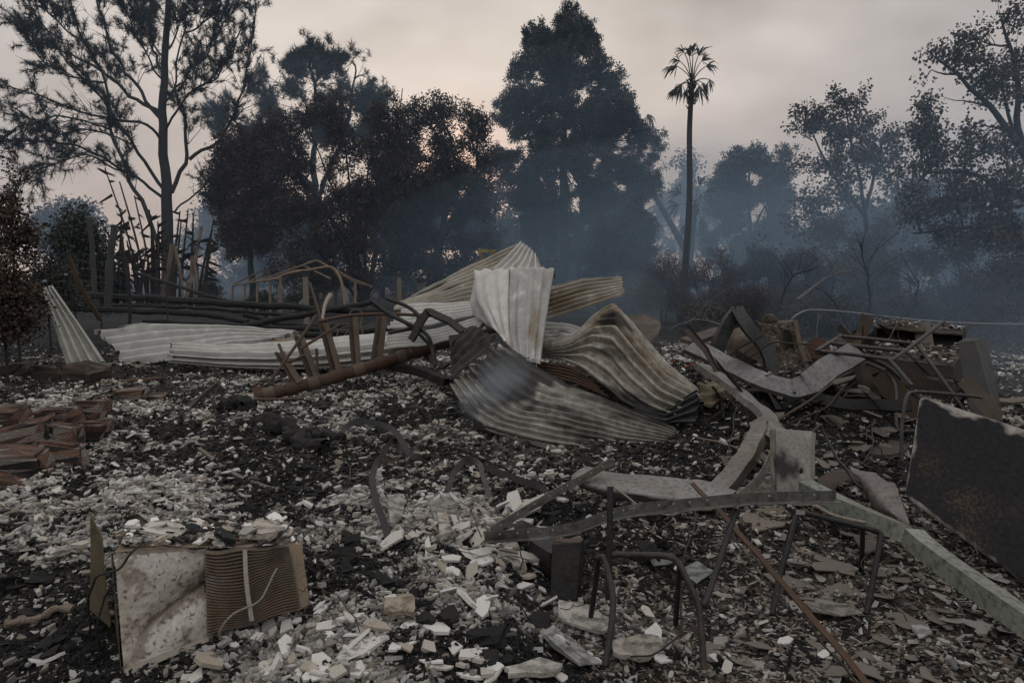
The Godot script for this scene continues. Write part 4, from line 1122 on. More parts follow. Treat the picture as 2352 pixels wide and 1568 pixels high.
func make_air_conditioner() -> void:
	var t := thing("air_conditioner", "rusted window air conditioner half buried in the ash, wavy fins exposed", "air conditioner", ground(440, 1500))
	var back := Vector3(0.1, -0.02, -0.34)
	var fp := MB.new()
	var A := sp(262, 1268, 2.88); var B := sp(470, 1256, 3.06); var C := sp(476, 1462, 3.02); var D := sp(284, 1545, 2.78)
	var fnorm := (D - A).cross(B - A).normalized()
	var fm := 110
	for i in fm + 1:
		for j in fm + 1:
			var x := float(j) / fm; var y := float(i) / fm
			var q := A.lerp(B, x).lerp(D.lerp(C, x), y)
			var line := y - (0.82 - 0.42 * x)          # crease of the dent
			var dent := -0.055 * exp(-line * line / 0.016) * smoothstep(0.15, 0.5, x) + 0.012 * clampf(line * 3.0, 0, 1)
			q += fnorm * (dent + 0.022 * fr(q.x, q.y, q.z, 0.45))
			q.y -= 0.03 * maxf(0.0, fr(q.x * 2.0, 3.0, q.z, 0.3)) * (1.0 - y)
			var r1 := fr(q.x * 3.0, q.y * 0.6, q.z * 3.0, 0.5); var r2 := fr(q.x, q.y, q.z, 0.03); var r3 := fr(q.x + 7, q.y, q.z, 0.16); var r4 := fr(q.x, q.y + 9, q.z, 0.5)
			var col := Color(0.36, 0.33, 0.285).lerp(Color(0.52, 0.5, 0.46), clampf(0.5 + r4 * 1.6 + r2 * 0.6, 0, 1))
			col = col.lerp(Color(0.2, 0.165, 0.125), clampf((r3 - 0.02 + r2 * 0.5) * 4.0, 0, 0.8))
			col = col.lerp(Color(0.17, 0.055, 0.028), clampf((x - 0.84 + r1 * 0.3) * 6.0, 0, 0.85) * (1.0 if y < 0.62 else 0.35) * clampf(0.6 + r2 * 3.0, 0, 1))
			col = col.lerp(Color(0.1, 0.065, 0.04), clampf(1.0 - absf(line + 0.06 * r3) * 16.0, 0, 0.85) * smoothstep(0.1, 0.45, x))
			if r2 > 0.3: col = col.lerp(Color(0.07, 0.052, 0.04), 0.75)
			if y < 0.04 + 0.03 * r3: col = Color(0.2, 0.17, 0.14)
			fp.v.append(q); fp.n.append(fnorm); fp.c.append(col)
	for i in fm:
		for j in fm:
			var a := i * (fm + 1) + j
			fp.ix.append_array(PackedInt32Array([a, a + 1, a + fm + 1, a + 1, a + fm + 2, a + fm + 1]))
	for i in fm + 1:
		for j in fm + 1:
			var a := i * (fm + 1) + j
			var dx := fp.v[i * (fm + 1) + min(j + 1, fm)] - fp.v[i * (fm + 1) + max(j - 1, 0)]
			var dy := fp.v[min(i + 1, fm) * (fm + 1) + j] - fp.v[max(i - 1, 0) * (fm + 1) + j]
			fp.n[a] = dy.cross(dx).normalized()
	part(t, "front_panel", fp, M.enamel, "dented cream panel with rust streaks")
	# diagonal crease of the dented panel
	plate(t, "side_panel", [[258, 1270, 2.9], [258, 1270, 3.25], [268, 1500, 3.15], [280, 1545, 2.8]], Vector3(-0.004, 0, 0), Color(0.09, 0.075, 0.045), "rusty", "", 0.1, 0.1)
	plate(t, "bent_flange", [[205, 1180, 3.35], [232, 1235, 3.2], [252, 1440, 2.98], [208, 1400, 3.1]], Vector3(0.004, 0, -0.004), Color(0.085, 0.075, 0.042), "rusty", "olive brown bent flange", 0.1, 0.1)
	plate(t, "top_panel", [[262, 1266, 2.88], [672, 1246, 3.28], [640, 1205, 3.7], [300, 1215, 3.3]], Vector3(0, -0.004, 0), Color(0.3, 0.27, 0.22), "rusty", "", 0.1, 0.1)
	plate(t, "end_cap", [[655, 1248, 3.26], [690, 1250, 3.3], [706, 1390, 3.25], [684, 1404, 3.22]], back * 0.04, Color(0.3, 0.27, 0.22), "rusty", "", 0.25, 0.2, 0.1)
	plate(t, "back_panel", [[470, 1262, 3.2], [668, 1250, 3.42], [700, 1400, 3.4], [478, 1462, 3.16]], back * 0.02, Color(0.05, 0.04, 0.035), "rusty", "", 0.2)
	plate(t, "bottom_rail", [[286, 1538, 2.77], [476, 1462, 3.0], [476, 1474, 2.99], [290, 1552, 2.76]], back * 0.08, Color(0.3, 0.27, 0.23), "enamel")
	var fins := 27
	for k in fins:
		var s := (k + 0.5) / fins
		var mb := MB.new()
		var p := PackedVector3Array()
		for j in 17:
			var x := j / 16.0
			var a := Vector3(lerpf(470, 476, s), lerpf(1264, 1458, s), lerpf(3.05, 3.0, s))
			var b := Vector3(lerpf(662, 690, s), lerpf(1252, 1396, s), lerpf(3.25, 3.21, s))
			var q := a.lerp(b, x)
			var bend := sin(x * PI * 1.7 - 0.3) * 19.0 * pow(sin(s * PI), 0.8) * (1.0 if x < 0.5 else 0.7) + sin(x * 11.0 + s * 3.0) * 3.0
			if x > 0.55: bend *= 0.6
			p.append(sp(q.x, q.y + bend, q.z))
		mb.col = Color(0.2, 0.17, 0.13)
		mb.sweep(PackedVector2Array([Vector2(-0.0022, -0.016), Vector2(0.0022, -0.016), Vector2(0.0022, 0.016), Vector2(-0.0022, 0.016)]), p, Vector3(0.25, -0.1, 1).normalized())
		for q in mb.c.size(): mb.c[q] = stain(mb.v[q], Color(0.17, 0.15, 0.125), 0.12, 0.0, 0.0)
		part(t, "fin", mb, M.rusty)
	var st := MB.new(); st.col = Color(0.34, 0.31, 0.26)
	st.sweep(PackedVector2Array([Vector2(-0.009, -0.004), Vector2(0.009, -0.004), Vector2(0.009, 0.004), Vector2(-0.009, 0.004)]), smooth([[562, 1262, 3.1], [566, 1340, 3.07], [578, 1425, 3.05]], 8), Vector3(0.2, 0, 1))
	part(t, "strut", st, M.enamel)
	# crumbs heaped on the top panel
	var heap := MB.new()
	for k in 420:
		var x := f(); var y := f() ** 1.3
		var q := sp(262, 1262, 2.9).lerp(sp(676, 1242, 3.28), x).lerp(sp(300, 1212, 3.32).lerp(sp(640, 1202, 3.72), x), y)
		q.y += f(0, 0.045) + 0.03 * fr(q.x, 0, q.z, 0.3)
		var z := lerpf(0.01, 0.055, f() * f())
		var tone_ := f()
		heap.col = WHITE[rng.randi() % 8] if tone_ < 0.55 else BLACK[rng.randi() % 5] if tone_ < 0.75 else BROWN[rng.randi() % 6]
		var b := Basis.from_euler(Vector3(f(-0.6, 0.6), f(0, TAU), f(-0.6, 0.6)))
		var poly := PackedVector3Array()
		for m in 5: poly.append(q + b * Vector3(cos(TAU * m / 5 + f(-0.4, 0.4)) * z * f(0.7, 1.3), 0, sin(TAU * m / 5) * z * f(0.4, 0.9)))
		heap.slab(poly, b.y * z * 0.35)
	var hp := part(t, "ash_crumbs", heap, M.plaster)
	hp.set_meta("kind", "stuff")
	# cracked slabs and curl on top
	var big := MB.new(); big.col = Color(0.56, 0.54, 0.49)
	big.slab(ragged(pts([[312, 1222, 3.08], [390, 1238, 3.06], [446, 1232, 3.12], [430, 1212, 3.22], [384, 1198, 3.3], [340, 1206, 3.26]])), Vector3(0, 0.012, 0))
	solo("plaster_slab", "large pale plaster slab lying on top of the air conditioner", "plaster slab", big, M.slab)
	var b2 := MB.new(); b2.col = Color(0.5, 0.46, 0.4)
	b2.slab(ragged(pts([[565, 1236, 3.2], [610, 1240, 3.2], [655, 1225, 3.3], [640, 1208, 3.42], [590, 1205, 3.42]])), Vector3(0, 0.03, 0))
	solo("plaster_slab", "thick broken slab on the right end of the air conditioner", "plaster slab", b2, M.slab)
	var cup := MB.new()
	sheet(cup, [[[300, 1190, 3.4], [330, 1180, 3.3], [345, 1200, 3.25]], [[305, 1215, 3.35], [335, 1215, 3.25], [350, 1215, 3.22]]], 1, 0.01, 16, Color(0.07, 0.06, 0.05), 0.1, 0.1, -0.2)
	solo("curled_metal_scrap", "curled dark metal scrap behind the air conditioner", "metal scrap", cup, M.rusty)
	for w in [[[[262, 1330, 2.8], [238, 1380, 2.85], [222, 1440, 2.85], [226, 1500], [232, 1540]], "looped black cable hanging beside the air conditioner"], [[[640, 1310, 3.15], [600, 1370, 3.05], [540, 1410, 2.98], [508, 1450, 2.95], [520, 1480]], "pale wire looping down across the air conditioner fins"], [[[380, 1180], [330, 1240, 3.0], [280, 1300, 2.8], [215, 1330, 2.85], [205, 1460]], "thin black cable trailing over the air conditioner corner"]]:
		var mb := MB.new()
		mb.tube(rough_path(smooth(w[0], 30), 0.015, 0.2), 0.005, 0.005, 6)
		for k in mb.c.size(): mb.c[k] = Color(0.03, 0.03, 0.03) if "black" in w[1] else Color(0.28, 0.26, 0.23)
		solo("cable", w[1], "cable", mb, M.char, "loose cables")

func make_chairs() -> void:
	var c := Color(0.022, 0.021, 0.023)
	var t := thing("chair_frame", "bare bent tubular chair frame in front, its seat burnt away", "chair frame", ground(1500, 1480))
	tubes(t, "upright", [[1402, 1117, 3.12], [1400, 1240, 3.08], [1397, 1376, 3.05]], 0.0145, c)
	tubes(t, "front_leg", [[1374, 1280, 3.1], [1388, 1282, 3.07], [1398, 1320, 3.02], [1408, 1374, 2.96], [1404, 1440, 2.9], [1390, 1528, 2.84]], 0.0145, Color(0.045, 0.04, 0.039))
	tubes(t, "rear_leg", [[1374, 1280, 3.1], [1368, 1340, 3.14], [1357, 1416, 3.2]], 0.0125, c)
	tubes(t, "seat_bar", [[1404, 1273, 3.08], [1470, 1274, 3.06], [1534, 1278, 3.02], [1560, 1294, 3.0], [1580, 1335, 2.96], [1604, 1390, 2.92], [1611, 1450, 2.88], [1617, 1538, 2.82]], 0.0145, Color(0.05, 0.044, 0.041))
	tubes(t, "rear_leg", [[1561, 1298, 3.0], [1557, 1360, 3.06], [1552, 1434, 3.12]], 0.0125, c)
	tubes(t, "arm", [[1606, 1386, 2.93], [1618, 1386, 2.95], [1634, 1345, 3.05], [1664, 1255, 3.25], [1692, 1172, 3.4]], 0.0145, Color(0.022, 0.021, 0.023))
	t = thing("chair_frame", "charred tubular chair frame under the pale fallen gutter", "chair frame", ground(1900, 1400))
	tubes(t, "seat_bar", [[1850, 1178, 3.6], [1920, 1196, 3.55], [1995, 1214, 3.5], [2018, 1222, 3.5], [2022, 1240, 3.48], [2008, 1320, 3.4], [1991, 1410, 3.3]], 0.0145, c)
	tubes(t, "front_leg", [[1828, 1186, 3.6], [1812, 1250, 3.5], [1792, 1318, 3.42], [1773, 1412, 3.28]], 0.0145, c)
	tubes(t, "rear_leg", [[1982, 1214, 3.6], [1981, 1260, 3.65], [1978, 1312, 3.72]], 0.013, c)
	tubes(t, "rear_leg", [[1822, 1200, 3.65], [1806, 1260, 3.7], [1797, 1322, 3.72]], 0.013, c)

func make_right_metal() -> void:
	var up := Vector3.UP
	var o := angle_iron("perforated_angle_iron", "long perforated angle iron lying across the front chair frame", "angle iron", [[1115, 1240, 3.75], [1200, 1236, 3.65], [1320, 1222, 3.55], [1414, 1190, 3.45], [1525, 1172, 3.4], [1700, 1156, 3.42], [1919, 1146, 3.5]], 0.05, 0.05, Color(0.14, 0.14, 0.128), up, "steel", "", 26, 22)
	angle_iron("angle_iron", "short grey angle iron sloping down left of the front chair frame", "angle iron", [[1412, 1066, 4.6], [1330, 1112, 4.4], [1246, 1160, 4.15], [1128, 1230, 3.85]], 0.055, 0.055, Color(0.19, 0.185, 0.175), up, "steel", "", 18, 10)
	# folded grey sheets in the middle right
	var mb := MB.new()
	sheet(mb, [[[1312, 1096, 4.6], [1345, 1074, 4.75], [1400, 1086, 4.8], [1500, 1092, 4.75], [1600, 1105, 4.65], [1692, 1132, 4.5]], [[1330, 1108, 4.5], [1380, 1118, 4.45], [1430, 1124, 4.4], [1520, 1138, 4.35], [1600, 1146, 4.35], [1680, 1140, 4.42]], [[1345, 1118, 4.55], [1400, 1142, 4.5], [1450, 1150, 4.45], [1530, 1156, 4.4], [1600, 1152, 4.4], [1660, 1146, 4.4]]], 1, 0.0, 40, Color(0.21, 0.205, 0.2), 0.08, 0.0, 0.0, 0.012)
	solo("folded_metal_sheet", "grey folded metal sheet lying behind the long perforated angle iron", "metal sheet", mb, M.steel)
	# pale gutter with a kink
	var g := thing("box_gutter", "pale greenish square metal gutter with a kink, falling to the right edge", "gutter", ground(2100, 1300))
	for seg in [[[[1850, 1118, 4.5], [1930, 1158, 4.2], [2030, 1205, 3.82], [2094, 1236, 3.6]], "gutter_length"], [[[2094, 1232, 3.58], [2130, 1264, 3.45], [2240, 1345, 3.1], [2360, 1430, 2.8], [2480, 1510, 2.55]], "kinked_gutter_length"]]:
		var m := MB.new(); m.col = Color(0.36, 0.38, 0.33)
		m.sweep(PackedVector2Array([Vector2(-0.05, -0.045), Vector2(0.05, -0.045), Vector2(0.05, 0.045), Vector2(-0.05, 0.045)]), rough_path(smooth(seg[0], 22), 0.004, 0.4), Vector3(0.1, 0.85, 0.5).normalized(), -0.35 if seg[1] == "gutter_length" else -0.15)
		for k in m.c.size(): m.c[k] = stain(m.v[k], Color(0.24, 0.255, 0.225), -0.05, -0.05, 0.0)
		part(g, seg[1], m, M.steel)
	# upright stained post cover
	var p := thing("upright_metal_post", "upright rectangular zinc post stained yellow and rust", "metal post", ground(1825, 1165))
	plate(p, "front_face", [[1782, 984, 4.65], [1864, 990, 4.62], [1862, 1160, 4.6], [1786, 1160, 4.62]], Vector3(0, 0, -0.004), Color(0.36, 0.36, 0.33), "zinc", "", 0.08, 0.24, 0.05)
	plate(p, "side_face", [[1768, 988, 4.8], [1782, 984, 4.65], [1786, 1160, 4.62], [1772, 1150, 4.78]], Vector3(0.003, 0, -0.003), Color(0.36, 0.36, 0.33), "zinc", "", 0.08, 0.24, 0.05)
	plate(p, "edge_face", [[1864, 990, 4.62], [1874, 994, 4.8], [1870, 1156, 4.78], [1862, 1160, 4.6]], Vector3(-0.003, 0, -0.003), Color(0.36, 0.36, 0.33), "zinc", "", 0.08, 0.24, 0.05)
	# bent flashings
	channel("bent_flashing", "wide grey flashing bent up into a hook near the right debris", "flashing", [[1586, 790, 7.5], [1680, 838, 7.15], [1760, 872, 6.9], [1822, 892, 6.75], [1860, 878, 6.7], [1905, 842, 6.8], [1975, 805, 7.1]], 0.24, 0.05, Color(0.16, 0.16, 0.162), Vector3(0.1, 0.75, 0.65).normalized())
	channel("bent_flashing", "long pale flashing running down past the cone shaped sheet and curling", "flashing", [[1612, 834, 7.0], [1660, 865, 6.7], [1712, 905, 6.3], [1765, 948, 5.9], [1786, 980, 5.6], [1778, 1010, 5.4]], 0.17, 0.06, Color(0.185, 0.175, 0.16), Vector3(0.35, 0.75, 0.5).normalized())
	channel("bent_flashing", "dark sided channel leaning down left of the stained upright post", "flashing", [[1738, 962, 5.7], [1745, 985, 5.5], [1706, 1050, 5.0], [1640, 1130, 4.55]], 0.13, 0.09, Color(0.15, 0.135, 0.12), Vector3(-0.5, 0.5, 0.7).normalized())
	strap("thin curved metal blade right of the dark sided channel", [[1790, 1000, 5.3], [1770, 1050, 5.0], [1745, 1100, 4.7], [1690, 1150, 4.45]], 0.07, Color(0.25, 0.235, 0.215), "steel", Vector3(0.6, 0.2, 0.8).normalized(), 0.0, 0.002, "curved_metal_scrap", "metal scrap", "")
	# black folded duct arch
	var ar := thing("folded_duct", "black folded metal duct standing as a pointed arch at right", "metal duct", ground(1720, 850))
	for q in [[[1640, 838, 8.5], [1652, 790, 8.5], [1672, 742, 8.5], [1694, 712, 8.5]], [[1694, 712, 8.5], [1725, 752, 8.3], [1760, 800, 8.2], [1775, 845, 8.1], [1780, 880, 8.0]]]:
		var m := MB.new()
		m.col = Color(0.035, 0.037, 0.042)
		m.sweep(PackedVector2Array([Vector2(-0.075, -0.05), Vector2(0.075, -0.06), Vector2(0.09, 0.05), Vector2(-0.06, 0.06)]), rough_path(smooth(q, 14), 0.03, 0.4), Vector3(0, 0.2, 1))
		part(ar, "duct_length", m, M.black_steel)
	var sm := MB.new()
	sheet(sm, [[[1668, 800, 8.9], [1700, 750, 9.0], [1750, 760, 9.0]], [[1672, 830, 8.7], [1710, 800, 8.6], [1760, 800, 8.6]], [[1676, 850, 8.5], [1715, 850, 8.4], [1762, 840, 8.4]]], 2, 0.01, 24, Color(0.12, 0.105, 0.09), 0.2, 0.1, 0.0, 0.06)
	solo("scorched_metal_panel", "scorched tan and grey panel seen through the black arch", "metal panel", sm, M.rusty)
	# scaly stove
	var s := thing("rusty_stove", "rusty scaly metal stove box with an oval slot, tilted right of the black arch", "stove", ground(1820, 870))
	plate(s, "front_panel", [[1748, 745, 8.3], [1826, 738, 8.4], [1870, 836, 8.1], [1775, 870, 8.0]], Vector3(0.08, 0, -0.35), Color(0.075, 0.062, 0.05), "rust_brown", "", 0.1, 0.0, 0.05)
	var sc := MB.new()
	for k in 260:
		var x := f(0.03, 0.97); var y := f(0.02, 0.98)
		var q := sp(1748, 745, 8.3).lerp(sp(1826, 738, 8.4), x).lerp(sp(1775, 870, 8.0).lerp(sp(1870, 836, 8.1), x), y) + Vector3(0, 0, 0.006)
		var z := f(0.012, 0.03)
		sc.col = BROWN[rng.randi() % 5] * 0.8
		var b := Basis.from_euler(Vector3(1.4 + f(-0.4, 0.4), f(-0.5, 0.5), f(-0.5, 0.5)))
		var poly := PackedVector3Array()
		for m in 5: poly.append(q + b * Vector3(cos(TAU * m / 5 + f(-0.3, 0.3)) * z, 0, sin(TAU * m / 5) * z * 0.7))
		sc.slab(poly, b.y * 0.004)
	part(s, "rust_scales", sc, M.flake).set_meta("kind", "stuff")
	var sl := MB.new(); sl.col = Color(0.01, 0.01, 0.01)
	var oval := PackedVector3Array()
	for k in 20:
		var a := TAU * k / 20
		var y := 33.0 * sin(a) * (1.0 if absf(sin(a)) < 0.8 else 1.0)
		oval.append(sp(1812 + 11 * signf(cos(a)) * pow(absf(cos(a)), 0.5) + y * 0.22, 790 + signf(sin(a)) * 33 * pow(absf(sin(a)), 0.6), 8.2 - 0.02))
	sl.slab(oval, Vector3(0, 0, -0.012))
	part(s, "slot", sl, M.black_steel)
	var rim := MB.new(); rim.col = Color(0.05, 0.04, 0.035)
	oval.append(oval[0])
	rim.tube(oval, 0.012, 0.012, 5, false)
	part(s, "slot_rim", rim, M.rust_brown)
	var fl := MB.new(); fl.col = Color(0.07, 0.055, 0.045)
	fl.blob(sp(1772, 735, 8.45), Vector3(0.08, 0, 0), Vector3(0, 0.065, 0), Vector3(0, 0, 0.08), nz, 0.7, 0.5)
	part(s, "flue_stub", fl, M.rust_brown)
	strap("narrow pale strip leaning on the right side of the rusty stove", [[1828, 735, 8.2], [1838, 790, 8.1], [1858, 850, 8.0], [1872, 870, 7.9]], 0.06, Color(0.12, 0.1, 0.085), "rusty", Vector3(0.3, 0, 1), 0.0, 0.003, "metal_strip", "metal scrap", "")
	var bk := MB.new(); bk.col = Color(0.12, 0.08, 0.06)
	bk.tube(PackedVector3Array([ground(1880, 850), sp(1878, 800, 8.6)]), 0.13, 0.14, 12)
	solo("rusty_bucket", "rusty bucket heaped with flakes right of the stove", "bucket", bk, M.rust_brown)
	for b in [[1546, 835, 8.6, "farther of two orange red bricks at the white plaster heap"], [1578, 846, 8.2, "nearer of two orange red bricks at the white plaster heap"]]:
		var m := MB.new(); m.col = Color(0.28, 0.085, 0.045)
		var at := sp(b[0], b[1], b[2])
		m.box(at, Vector3(0.105, 0.022, 0), Vector3(0, 0.03, 0), Vector3(0.01, 0, 0.05))
		solo("brick", b[3], "brick", m, M.stone, "loose red bricks")
	# metal rack frame
	var fr := thing("metal_rack_frame", "dark tubular rack frame lying on its side above the right debris", "metal frame", ground(2000, 900))
	var fc := Color(0.06, 0.056, 0.054)
	tubes(fr, "frame_loop", [[2168, 738, 7.2], [2120, 775, 7.0], [2060, 820, 6.8], [2040, 824, 6.8], [1960, 814, 6.9], [1884, 806, 7.0], [1882, 802, 7.0], [1910, 785, 7.3], [1932, 770, 7.5]], 0.02, fc, "steel", 50)
	for q in [[[1932, 772, 7.5], [2020, 780, 7.4], [2106, 790, 7.2]], [[1910, 788, 7.2], [2000, 798, 7.1], [2080, 806, 6.95]]]: tubes(fr, "cross_bar", q, 0.02, fc, "steel", 6)
	for q in [[[2108, 792, 7.2], [2150, 850, 6.9], [2230, 960, 6.5]], [[2040, 822, 6.8], [2090, 880, 6.5], [2150, 960, 6.2]], [[1980, 816, 6.9], [2050, 850, 6.9], [2130, 940, 6.8]]]: tubes(fr, "brace", q, 0.02, fc, "steel", 8)
	tubes(fr, "hoop", [[1980, 830, 7.2], [2030, 850, 7.0], [2055, 880, 6.8], [2060, 930, 6.6], [2062, 985, 6.4], [2100, 990, 6.3], [2160, 990, 6.3]], 0.016, fc, "steel")
	# charred cabinet
	var cb := thing("charred_cabinet", "charred metal cabinet with open compartments heaped with flakes at right", "cabinet", ground(2100, 930))
	var dk := Color(0.02, 0.018, 0.017)
	var hf := MB.new()
	for k in 420:
		var x := f(); var top := k < 140
		var q := sp(2006, 746, 8.8).lerp(sp(2216, 764, 8.7), x).lerp(sp(2010, 740, 9.15).lerp(sp(2218, 756, 9.05), x), f()) if top else sp(1965, 808, 8.05).lerp(sp(2188, 838, 7.95), x).lerp(sp(1992, 786, 8.75).lerp(sp(2212, 800, 8.65), x), f())
		q.y += f(0, 0.05) + 0.05 * fr(q.x, 0, q.z, 0.5)
		var z := lerpf(0.015, 0.07, f() * f())
		hf.col = BROWN[rng.randi() % 7] if f() < 0.75 else WHITE[rng.randi() % 8] * 0.7
		var b := Basis.from_euler(Vector3(f(-0.6, 0.6), f(0, TAU), f(-0.6, 0.6)))
		var poly := PackedVector3Array()
		for m in 5: poly.append(q + b * Vector3(cos(TAU * m / 5 + f(-0.3, 0.3)) * z, 0, sin(TAU * m / 5) * z * 0.7))
		hf.slab(poly, b.y * 0.008)
	part(cb, "flake_heap", hf, M.flake).set_meta("kind", "stuff")
	plate(cb, "front_panel", [[1960, 815, 8.0], [2188, 845, 7.9], [2180, 960, 7.7], [1980, 950, 7.8]], Vector3(0, 0, -0.02), dk, "rusty", "", 0.1, -0.1, -0.3)
	plate(cb, "work_top", [[1960, 813, 8.0], [2190, 842, 7.9], [2215, 800, 8.7], [1990, 785, 8.8]], Vector3(0, -0.05, 0), Color(0.04, 0.035, 0.03), "rusty", "", 0.1, 0.0, 0.0)
	plate(cb, "back_panel", [[2008, 748, 9.0], [2212, 765, 8.9], [2212, 800, 8.7], [2008, 790, 8.8]], Vector3(0, 0, -0.02), dk, "rusty", "", 0.1, -0.1, -0.2)
	plate(cb, "top_board", [[2006, 750, 8.75], [2216, 768, 8.65], [2218, 756, 9.1], [2010, 740, 9.2]], Vector3(0, -0.02, 0), Color(0.045, 0.038, 0.03), "rusty", "", 0.1, 0.0, 0.0)
	for u in [2008, 2062, 2122, 2214]:
		plate(cb, "divider", [[u, 752, 8.75], [u + 4, 750, 9.0], [u + 4, 795, 8.95], [u, 796, 8.7]], Vector3(0.012, 0, 0), dk, "rusty", "", 0.1)
	plate(cb, "side_panel", [[2190, 845, 7.9], [2214, 800, 8.7], [2205, 930, 8.5], [2182, 960, 7.7]], Vector3(-0.01, 0, 0), dk, "rusty", "", 0.1)
	# upright dark panel
	var dp := thing("dark_upright_panel", "black bent upright panel standing right of the charred cabinet", "metal panel", ground(2270, 950))
	plate(dp, "front_face", [[2200, 786, 7.0], [2240, 782, 7.0], [2290, 965, 6.4], [2232, 960, 6.4]], Vector3(0.0, 0, -0.004), Color(0.02, 0.019, 0.02), "black_steel", "", 0.2)
	plate(dp, "side_face", [[2240, 782, 7.0], [2268, 779, 7.4], [2304, 955, 6.8], [2290, 965, 6.4]], Vector3(-0.004, 0, -0.004), Color(0.02, 0.019, 0.02), "black_steel", "", 0.2)
	plate(dp, "top_face", [[2200, 786, 7.0], [2240, 782, 7.0], [2268, 778, 7.4], [2218, 776, 7.4]], Vector3(0, -0.006, 0), Color(0.02, 0.019, 0.02), "black_steel")
	plate(dp, "bent_foot_plate", [[2200, 880, 6.5], [2232, 862, 6.5], [2305, 945, 6.1], [2290, 990, 6.0]], Vector3(0, 0, -0.005), Color(0.05, 0.042, 0.033), "rusty")
	channel("black_channel_beam", "black channel beam lying across under the rack frame", "metal beam", [[1860, 912, 6.7], [1960, 928, 6.5], [2090, 930, 6.2]], 0.1, 0.1, Color(0.018, 0.017, 0.018), Vector3(0, 0.3, 1).normalized(), "black_steel", 0.0, 12)
	# sooty rounded panel
	make_round_panel()
	var hp := thing("tube_hoop", "rusty tube hoop standing against the sooty rounded panel", "metal frame", ground(2085, 1040))
	tubes(hp, "hoop", [[2072, 1060, 4.8], [2072, 980, 4.9], [2082, 915, 5.0], [2100, 900, 5.1], [2160, 903, 5.2], [2255, 912, 5.3]], 0.013, Color(0.045, 0.042, 0.042))
	var rg := MB.new()
	for k in 9:   # broom-like comb
		var a := sp(2090 + k * 11, 893 + k * 2.5, 5.6)
		rg.col = Color(0.03, 0.03, 0.03)
		rg.box(a, Vector3(0.006, 0, 0), Vector3(0.004, 0.03, 0), Vector3(0, 0, 0.006))
	rg.box(sp(2134, 894, 5.62), Vector3(0.17, -0.035, 0), Vector3(0, 0.012, 0), Vector3(0, 0, 0.01))
	solo("burnt_comb_rail", "burnt toothed rail behind the tube hoop", "metal scrap", rg, M.black_steel)
	# pan
	var pan := thing("round_pan", "round dark shallow pan filled with flakes behind the bent grey sheet", "pan", ground(2034, 1045))
	var pm := MB.new(); pm.col = Color(0.05, 0.045, 0.04)
	var pc := ground(2034, 1042, 0.05)
	var ring := PackedVector3Array()
	for k in 29: ring.append(pc + Vector3(cos(TAU * k / 28) * 0.17, 0.015 + 0.05 * sin(TAU * k / 28 + 2.0), sin(TAU * k / 28) * 0.17))
	pm.tube(ring, 0.006, 0.006, 5, false)
	part(pan, "rim", pm, M.black_steel)
	var pf := MB.new(); pf.col = Color(0.08, 0.068, 0.056)
	ring.resize(28)
	var low := PackedVector3Array()
	for q in ring: low.append(q - Vector3(0, 0.012, 0))
	pf.slab(low, Vector3(0, -0.02, 0))
	part(pan, "bowl", pf, M.flake)
	# bent grey sheets near the kink
	var bs := MB.new()
	sheet(bs, [[[1947, 1074, 4.9], [2010, 1090, 4.6], [2055, 1115, 4.4], [2092, 1205, 3.9]], [[1960, 1085, 4.75], [2000, 1120, 4.45], [2040, 1165, 4.15], [2088, 1208, 3.9]], [[1985, 1110, 4.75], [2000, 1140, 4.5], [2040, 1180, 4.2], [2080, 1210, 3.95]]], 1, 0.0, 30, Color(0.16, 0.145, 0.135), 0.05, -0.05, -0.1, 0.03)
	solo("bent_grey_sheet", "bent grey metal sheet with folded edge above the gutter kink", "metal sheet", bs, M.steel)
	var bb := MB.new()
	sheet(bb, [[[1880, 1110, 4.9], [1930, 1080, 5.0], [1960, 1080, 4.9]], [[1900, 1140, 4.6], [1950, 1110, 4.6], [2000, 1130, 4.6]]], 1, 0.0, 16, Color(0.06, 0.05, 0.045), 0.1, 0.0, -0.2, 0.03)
	solo("dark_box_flap", "dark brown box flap left of the bent grey sheet", "metal sheet", bb, M.rusty)
	# rusty bar with wire
	var rod := MB.new()
	rod.col = Color(0.13, 0.08, 0.045)
	var rp := rough_path(smooth([[1593, 1107, 4.3], [1680, 1205, 3.75], [1790, 1330, 3.2], [1900, 1460, 2.85], [2000, 1580, 2.6]], 30), 0.01, 0.4)
	rod.sweep(PackedVector2Array([Vector2(-0.013, -0.006), Vector2(0.013, -0.006), Vector2(0.013, 0.006), Vector2(-0.013, 0.006)]), rp, Vector3(-0.2, 0.8, 0.6).normalized())
	for k in rod.c.size(): rod.c[k] = stain(rod.v[k], Color(0.075, 0.048, 0.03), 0.2, 0.1, -0.3)
	solo("rusty_bar", "long rusty flat bar running diagonally to the bottom edge", "metal bar", rod, M.rusty)
